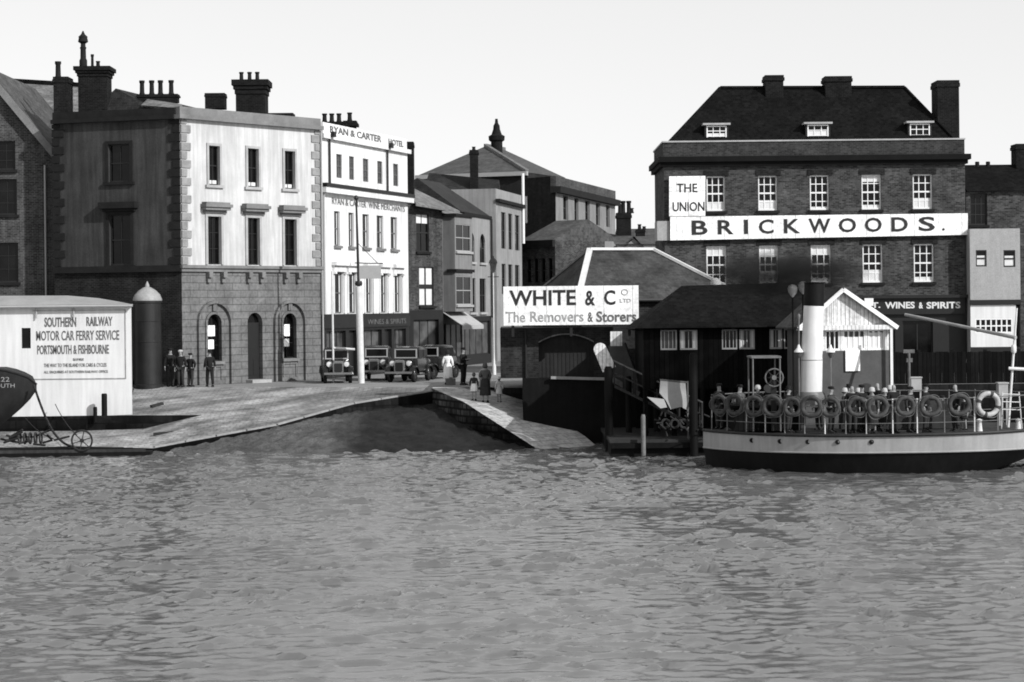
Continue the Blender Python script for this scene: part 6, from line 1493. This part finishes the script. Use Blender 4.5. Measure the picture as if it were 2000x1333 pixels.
# lifebuoys along the rail
lb0 = thing('lifebuoy', 'x', 'lifebuoy', (0,0,0), 0, 'lifebuoys hung along the ferry rail')
b = MB(); b.torus((0,0,0), .31, .075, 30, 10); rg = b.build('ring', M_buoyd, lb0, local=True)
for k in range(4):
    a = R(45+90*k); b = MB(); secs = []
    for q in (-1, 0, 1):
        aa = a+q*R(8); c_ = Vector((.31*math.cos(aa), 0, .31*math.sin(aa))); rd = Vector((math.cos(aa), 0, math.sin(aa)))
        secs.append([c_+(rd*math.cos(t)+Vector((0,1,0))*math.sin(t))*.081 for t in [2*math.pi*j/10 for j in range(10)]])
    b.loft(secs); b.build('band', M_band, lb0, local=True)
b = MB()
pts = [Vector(((.405+.03*math.sin(4*t+1))*math.cos(t), -.02, (.405+.03*math.sin(4*t+1))*math.sin(t))) for t in [2*math.pi*k/32 for k in range(33)]]
b.tube(pts, .011, 5); b.build('grab_line', M_rail2, lb0, local=True)
BU = [1405, 1440, 1472, 1510, 1549, 1587, 1625, 1668, 1712, 1763, 1818, 1870, 1930]
words = ['first', 'second', 'third', 'fourth', 'fifth', 'sixth', 'seventh', 'eighth', 'ninth', 'tenth', 'eleventh', 'twelfth']
rr_ = random.Random(2)
for i, px in enumerate(BU):
    px += (0 if i in (0, 12) else rr_.uniform(-6, 6))
    t = hull_t(px, 792); p = rp(t, 1.04+.02*(i % 2), .97)+Vector((0, -.11, 0)); yaw = math.atan2(-(rp(t+.01, 0).y-rp(t-.01, 0).y)*-1, rp(t+.01, 0).x-rp(t-.01, 0).x)*.9+rr_.uniform(-.25, .25)
    if i in (0, 1): lab = 'lifebuoy on the ferry rail, %s from the stern' % ('nearest the stern' if i == 0 else 'second'); 
    lab = {0: 'dull lifebuoy nearest the ferry stern on the rail', 12: 'large pale lifebuoy at the right end of the ferry rail, beside the ladder'}.get(i, 'dull lifebuoy, %s along the ferry rail from the stern' % words[i] if i < 12 else '')
    if i == 0: o = lb0; o.location = p; o.rotation_euler = (0,0,yaw); o['label'] = lab
    else: o = copy_tree(lb0, p, yaw, lab, sc=1.22 if i == 12 else rr_.uniform(.92, 1.08))
    o.rotation_euler = (rr_.uniform(-.1, .1), rr_.uniform(0, 1.5), yaw)
    if i == 12:
        for kk in kids(o):
            if kk.name.startswith('ring'): kk.data = kk.data.copy(); kk.data.materials[0] = M_rope

# passengers
GP = 'passengers standing on the ferry deck'
PS = [(1405, 76.4, 'man', M_cloth, 'cap', 'left end of the deck, over the first lifebuoy'), (1445, 75.8, 'man', M_clothg, 'cap', 'in a grey jacket near the stern'),
      (1540, 74.0, 'man', M_cloth, 'trilby', 'in a hat beside the steering wheel'), (1623, 73.6, 'man', M_cloth2, 'cap', 'right of the funnel under the lamp'),
      (1650, 74.2, 'woman', M_cloth2, 'cloche', 'right of the funnel in a dark dress, below the white notice'), (1664, 73.2, 'man', M_cloth, None, 'bareheaded, just right of the white notice'),
      (1683, 73.9, 'man', M_cloth, 'cap', 'in a cap below the kiosk corner'), (1703, 73.4, 'woman', M_clothg, 'cloche', 'in a grey dress below the kiosk corner'),
      (1728, 74.1, 'woman', M_cloth2, 'cloche', 'in dark clothes left of the pale crate'), (1745, 73.2, 'man', M_cloth, None, 'bareheaded, over the tenth lifebuoy'),
      (1778, 73.5, 'man', M_cloth2, 'cap', 'in a cap just left of the pale crate'), (1808, 73.3, 'man', M_cloth, 'cap', 'right of the pale crate'),
      (1658, 75.2, 'man', M_cloth, 'trilby', 'in a trilby at the back of the crowd under the kiosk'), (1676, 74.9, 'woman', M_cloth2, 'cloche', 'in a dark coat at the back of the crowd under the kiosk'),
      (1695, 75.3, 'man', M_cloth2, 'cap', 'at the back of the crowd, in line with the kiosk post'), (1714, 74.9, 'man', M_cloth, None, 'bareheaded in the middle of the crowd right of the kiosk'),
      (1738, 75.2, 'woman', M_clothg, 'cloche', 'in a grey coat at the back, right of the kiosk'), (1600, 75.6, 'man', M_cloth, 'cap', 'close behind the foot of the funnel'), (1480, 75.2, 'woman', M_cloth2, 'cloche', 'in a dark coat left of the steering wheel'),
      (1866, 73.6, 'man', M_cloth, None, 'bareheaded, over the twelfth lifebuoy'), (1882, 74.0, 'child', M_cloth2, 'cloche', 'small, behind the twelfth lifebuoy')]
for i, (px, Y, kd, tp, ht, where) in enumerate(PS):
    hgt = {'man': 1.7, 'woman': 1.6, 'child': 1.3}[kd]+rr_.uniform(-.1, .06)
    person('ferry passenger %s' % where, (xof(px, Y, 770), Y, 1.36), rr_.uniform(-1.2, 1.2), hgt, kd, tp, M_cloth2, ht, 'stand' if i % 3 else 'hold', GP, hatm=(M_cloth if kd == 'man' else M_clothl))
# people waiting on the pontoon
GQ = 'people waiting on the landing pontoon'
for i, (px, Y, kd, tp, where) in enumerate(((1432, 81.9, 'man', M_cloth2, 'in dark clothes under the landing shed'), (1546, 82.2, 'woman', M_clothg, 'in grey left of the funnel'), (1688, 77.6, 'woman', M_clothl, 'in a light dress before the kiosk'), (1758, 80, 'man', M_cloth, 'in dark clothes right of the kiosk'), (1840, 80, 'man', M_cloth, 'at the far right of the pontoon'))):
    if Y < 80: Y = 82
    person('person waiting %s' % where, (xof(px, Y, 770), Y, .68), rr_.uniform(-1, 1), 1.66, kd, tp, M_cloth2 if kd == 'man' else tp, 'cap' if kd == 'man' else 'cloche', 'stand', GQ, hatm=(M_cloth if kd == 'man' else M_clothl))
# two pale signal lanterns on the landing
for px, py, lb in ((1548, 566, 'larger pale lantern hanging left of the funnel top'), (1568, 560, 'smaller pale lantern hanging close to the funnel top')):
    p = at(px, py, 79); b = MB(); b.lathe(tuple(p), [(.02, -.3), (.16, -.12), (.2, .05), (.14, .16), (.03, .2)], 12); o = thing('lantern_post', lb, 'lantern', (p.x, 79, .68)); b.build('lantern', M_rail, o); b = MB(); b.tube([p-Vector((0,0,.3)), Vector((p.x, 79, .68))], .035, 8); b.build('post', M_black, o); 
    tag(o, lb, 'lantern')
b = MB(); p = at(1775, 690, 80.5); b.tube([(p.x, p.y, .68), (p.x, p.y, p.z)], .06, 8); b.box(p.x-.22, p.x+.22, p.y-.05, p.y+.05, p.z, p.z+.14); b.box(p.x-.1, p.x+.14, p.y-.05, p.y+.05, p.z-.36, p.z-.2); tag(b.build('signpost', M_timber), 'short post with small pale boards, right of the kiosk', 'signpost')
b = MB(); p = at(1893, 705, 95); b.box(p.x-.35, p.x+.35, 94.9, 95, p.z-.08, p.z+.08); b.tube([(p.x, 95, ZS), (p.x, 95, p.z)], .05, 8); tag(b.build('quay_sign', M_canvas), 'small pale sign on a post on the dark quay behind the ferry', 'sign')

# added dark boards hiding the pale quay strip, in place of shade there
xa_, xb_ = xof(1600, 93.5), xof(2120, 93.5)
root = thing('quay_shade_boards', 'long low black boarding added as the shade along the quay edge behind the ferry', 'fence', (xa_, 93.5, ZS))
b = MB(); k_ = 0; x = xa_
while x < xb_:
    b.box(x, x+.27, 93.5+.01*(k_ % 2), 93.54+.01*(k_ % 2), ZS-.05, 3.75+.02*math.sin(k_*1.7)); x += .28; k_ += 1
b.build('boarding', M_shed, root)
for k in range(9):
    b = MB(); xx = xa_+(xb_-xa_)*k/8; b.box(xx-.07, xx+.07, 93.56, 93.7, ZS-.05, 3.85); b.build('post', M_black, root)

# drifting funnel smoke, thin and dark
m = bpy.data.materials.new('coal_smoke'); m.use_nodes = True; nt = m.node_tree; nt.nodes.remove(nt.nodes['Principled BSDF'])
pv = nt.nodes.new('ShaderNodeVolumePrincipled'); pv.inputs['Color'].default_value = (.05, .05, .05, 1); pv.inputs['Anisotropy'].default_value = .2
tc = nt.nodes.new('ShaderNodeTexCoord'); ln = nt.nodes.new('ShaderNodeVectorMath'); ln.operation = 'LENGTH'; nt.links.new(tc.outputs['Object'], ln.inputs[0])
fall = ramp(nt, ln.outputs['Value'], [(.25, 1), (1.0, 0)])
mp = nt.nodes.new('ShaderNodeMapping'); mp.inputs['Scale'].default_value = (2.4, 2.4, 1.5); nt.links.new(tc.outputs['Object'], mp.inputs[0])
nz = ramp(nt, noise(nt, mp.outputs[0], 1.3, 5, .6), [(.38, 0), (.62, 1)])
mm = nt.nodes.new('ShaderNodeMath'); mm.operation = 'MULTIPLY'; nt.links.new(fall, mm.inputs[0]); nt.links.new(nz, mm.inputs[1])
m2_ = nt.nodes.new('ShaderNodeMath'); m2_.operation = 'MULTIPLY'; nt.links.new(mm.outputs[0], m2_.inputs[0]); m2_.inputs[1].default_value = 2.8
nt.links.new(m2_.outputs[0], pv.inputs['Density']); nt.links.new(pv.outputs[0], nt.nodes['Material Output'].inputs['Volume'])
import bmesh
bm = bmesh.new(); bmesh.ops.create_icosphere(bm, subdivisions=3, radius=1.0); me = bpy.data.meshes.new('smoke'); bm.to_mesh(me); bm.free(); me.materials.append(m)
o = bpy.data.objects.new('smoke', me); COL.objects.link(o); pc_ = at(1530, 535, 79); o.location = pc_; o.scale = (3.5, 2.4, .95)
tag(o, 'thin dark coal smoke drifting off the ferry funnel across the brick hotel', 'smoke', kind='stuff')
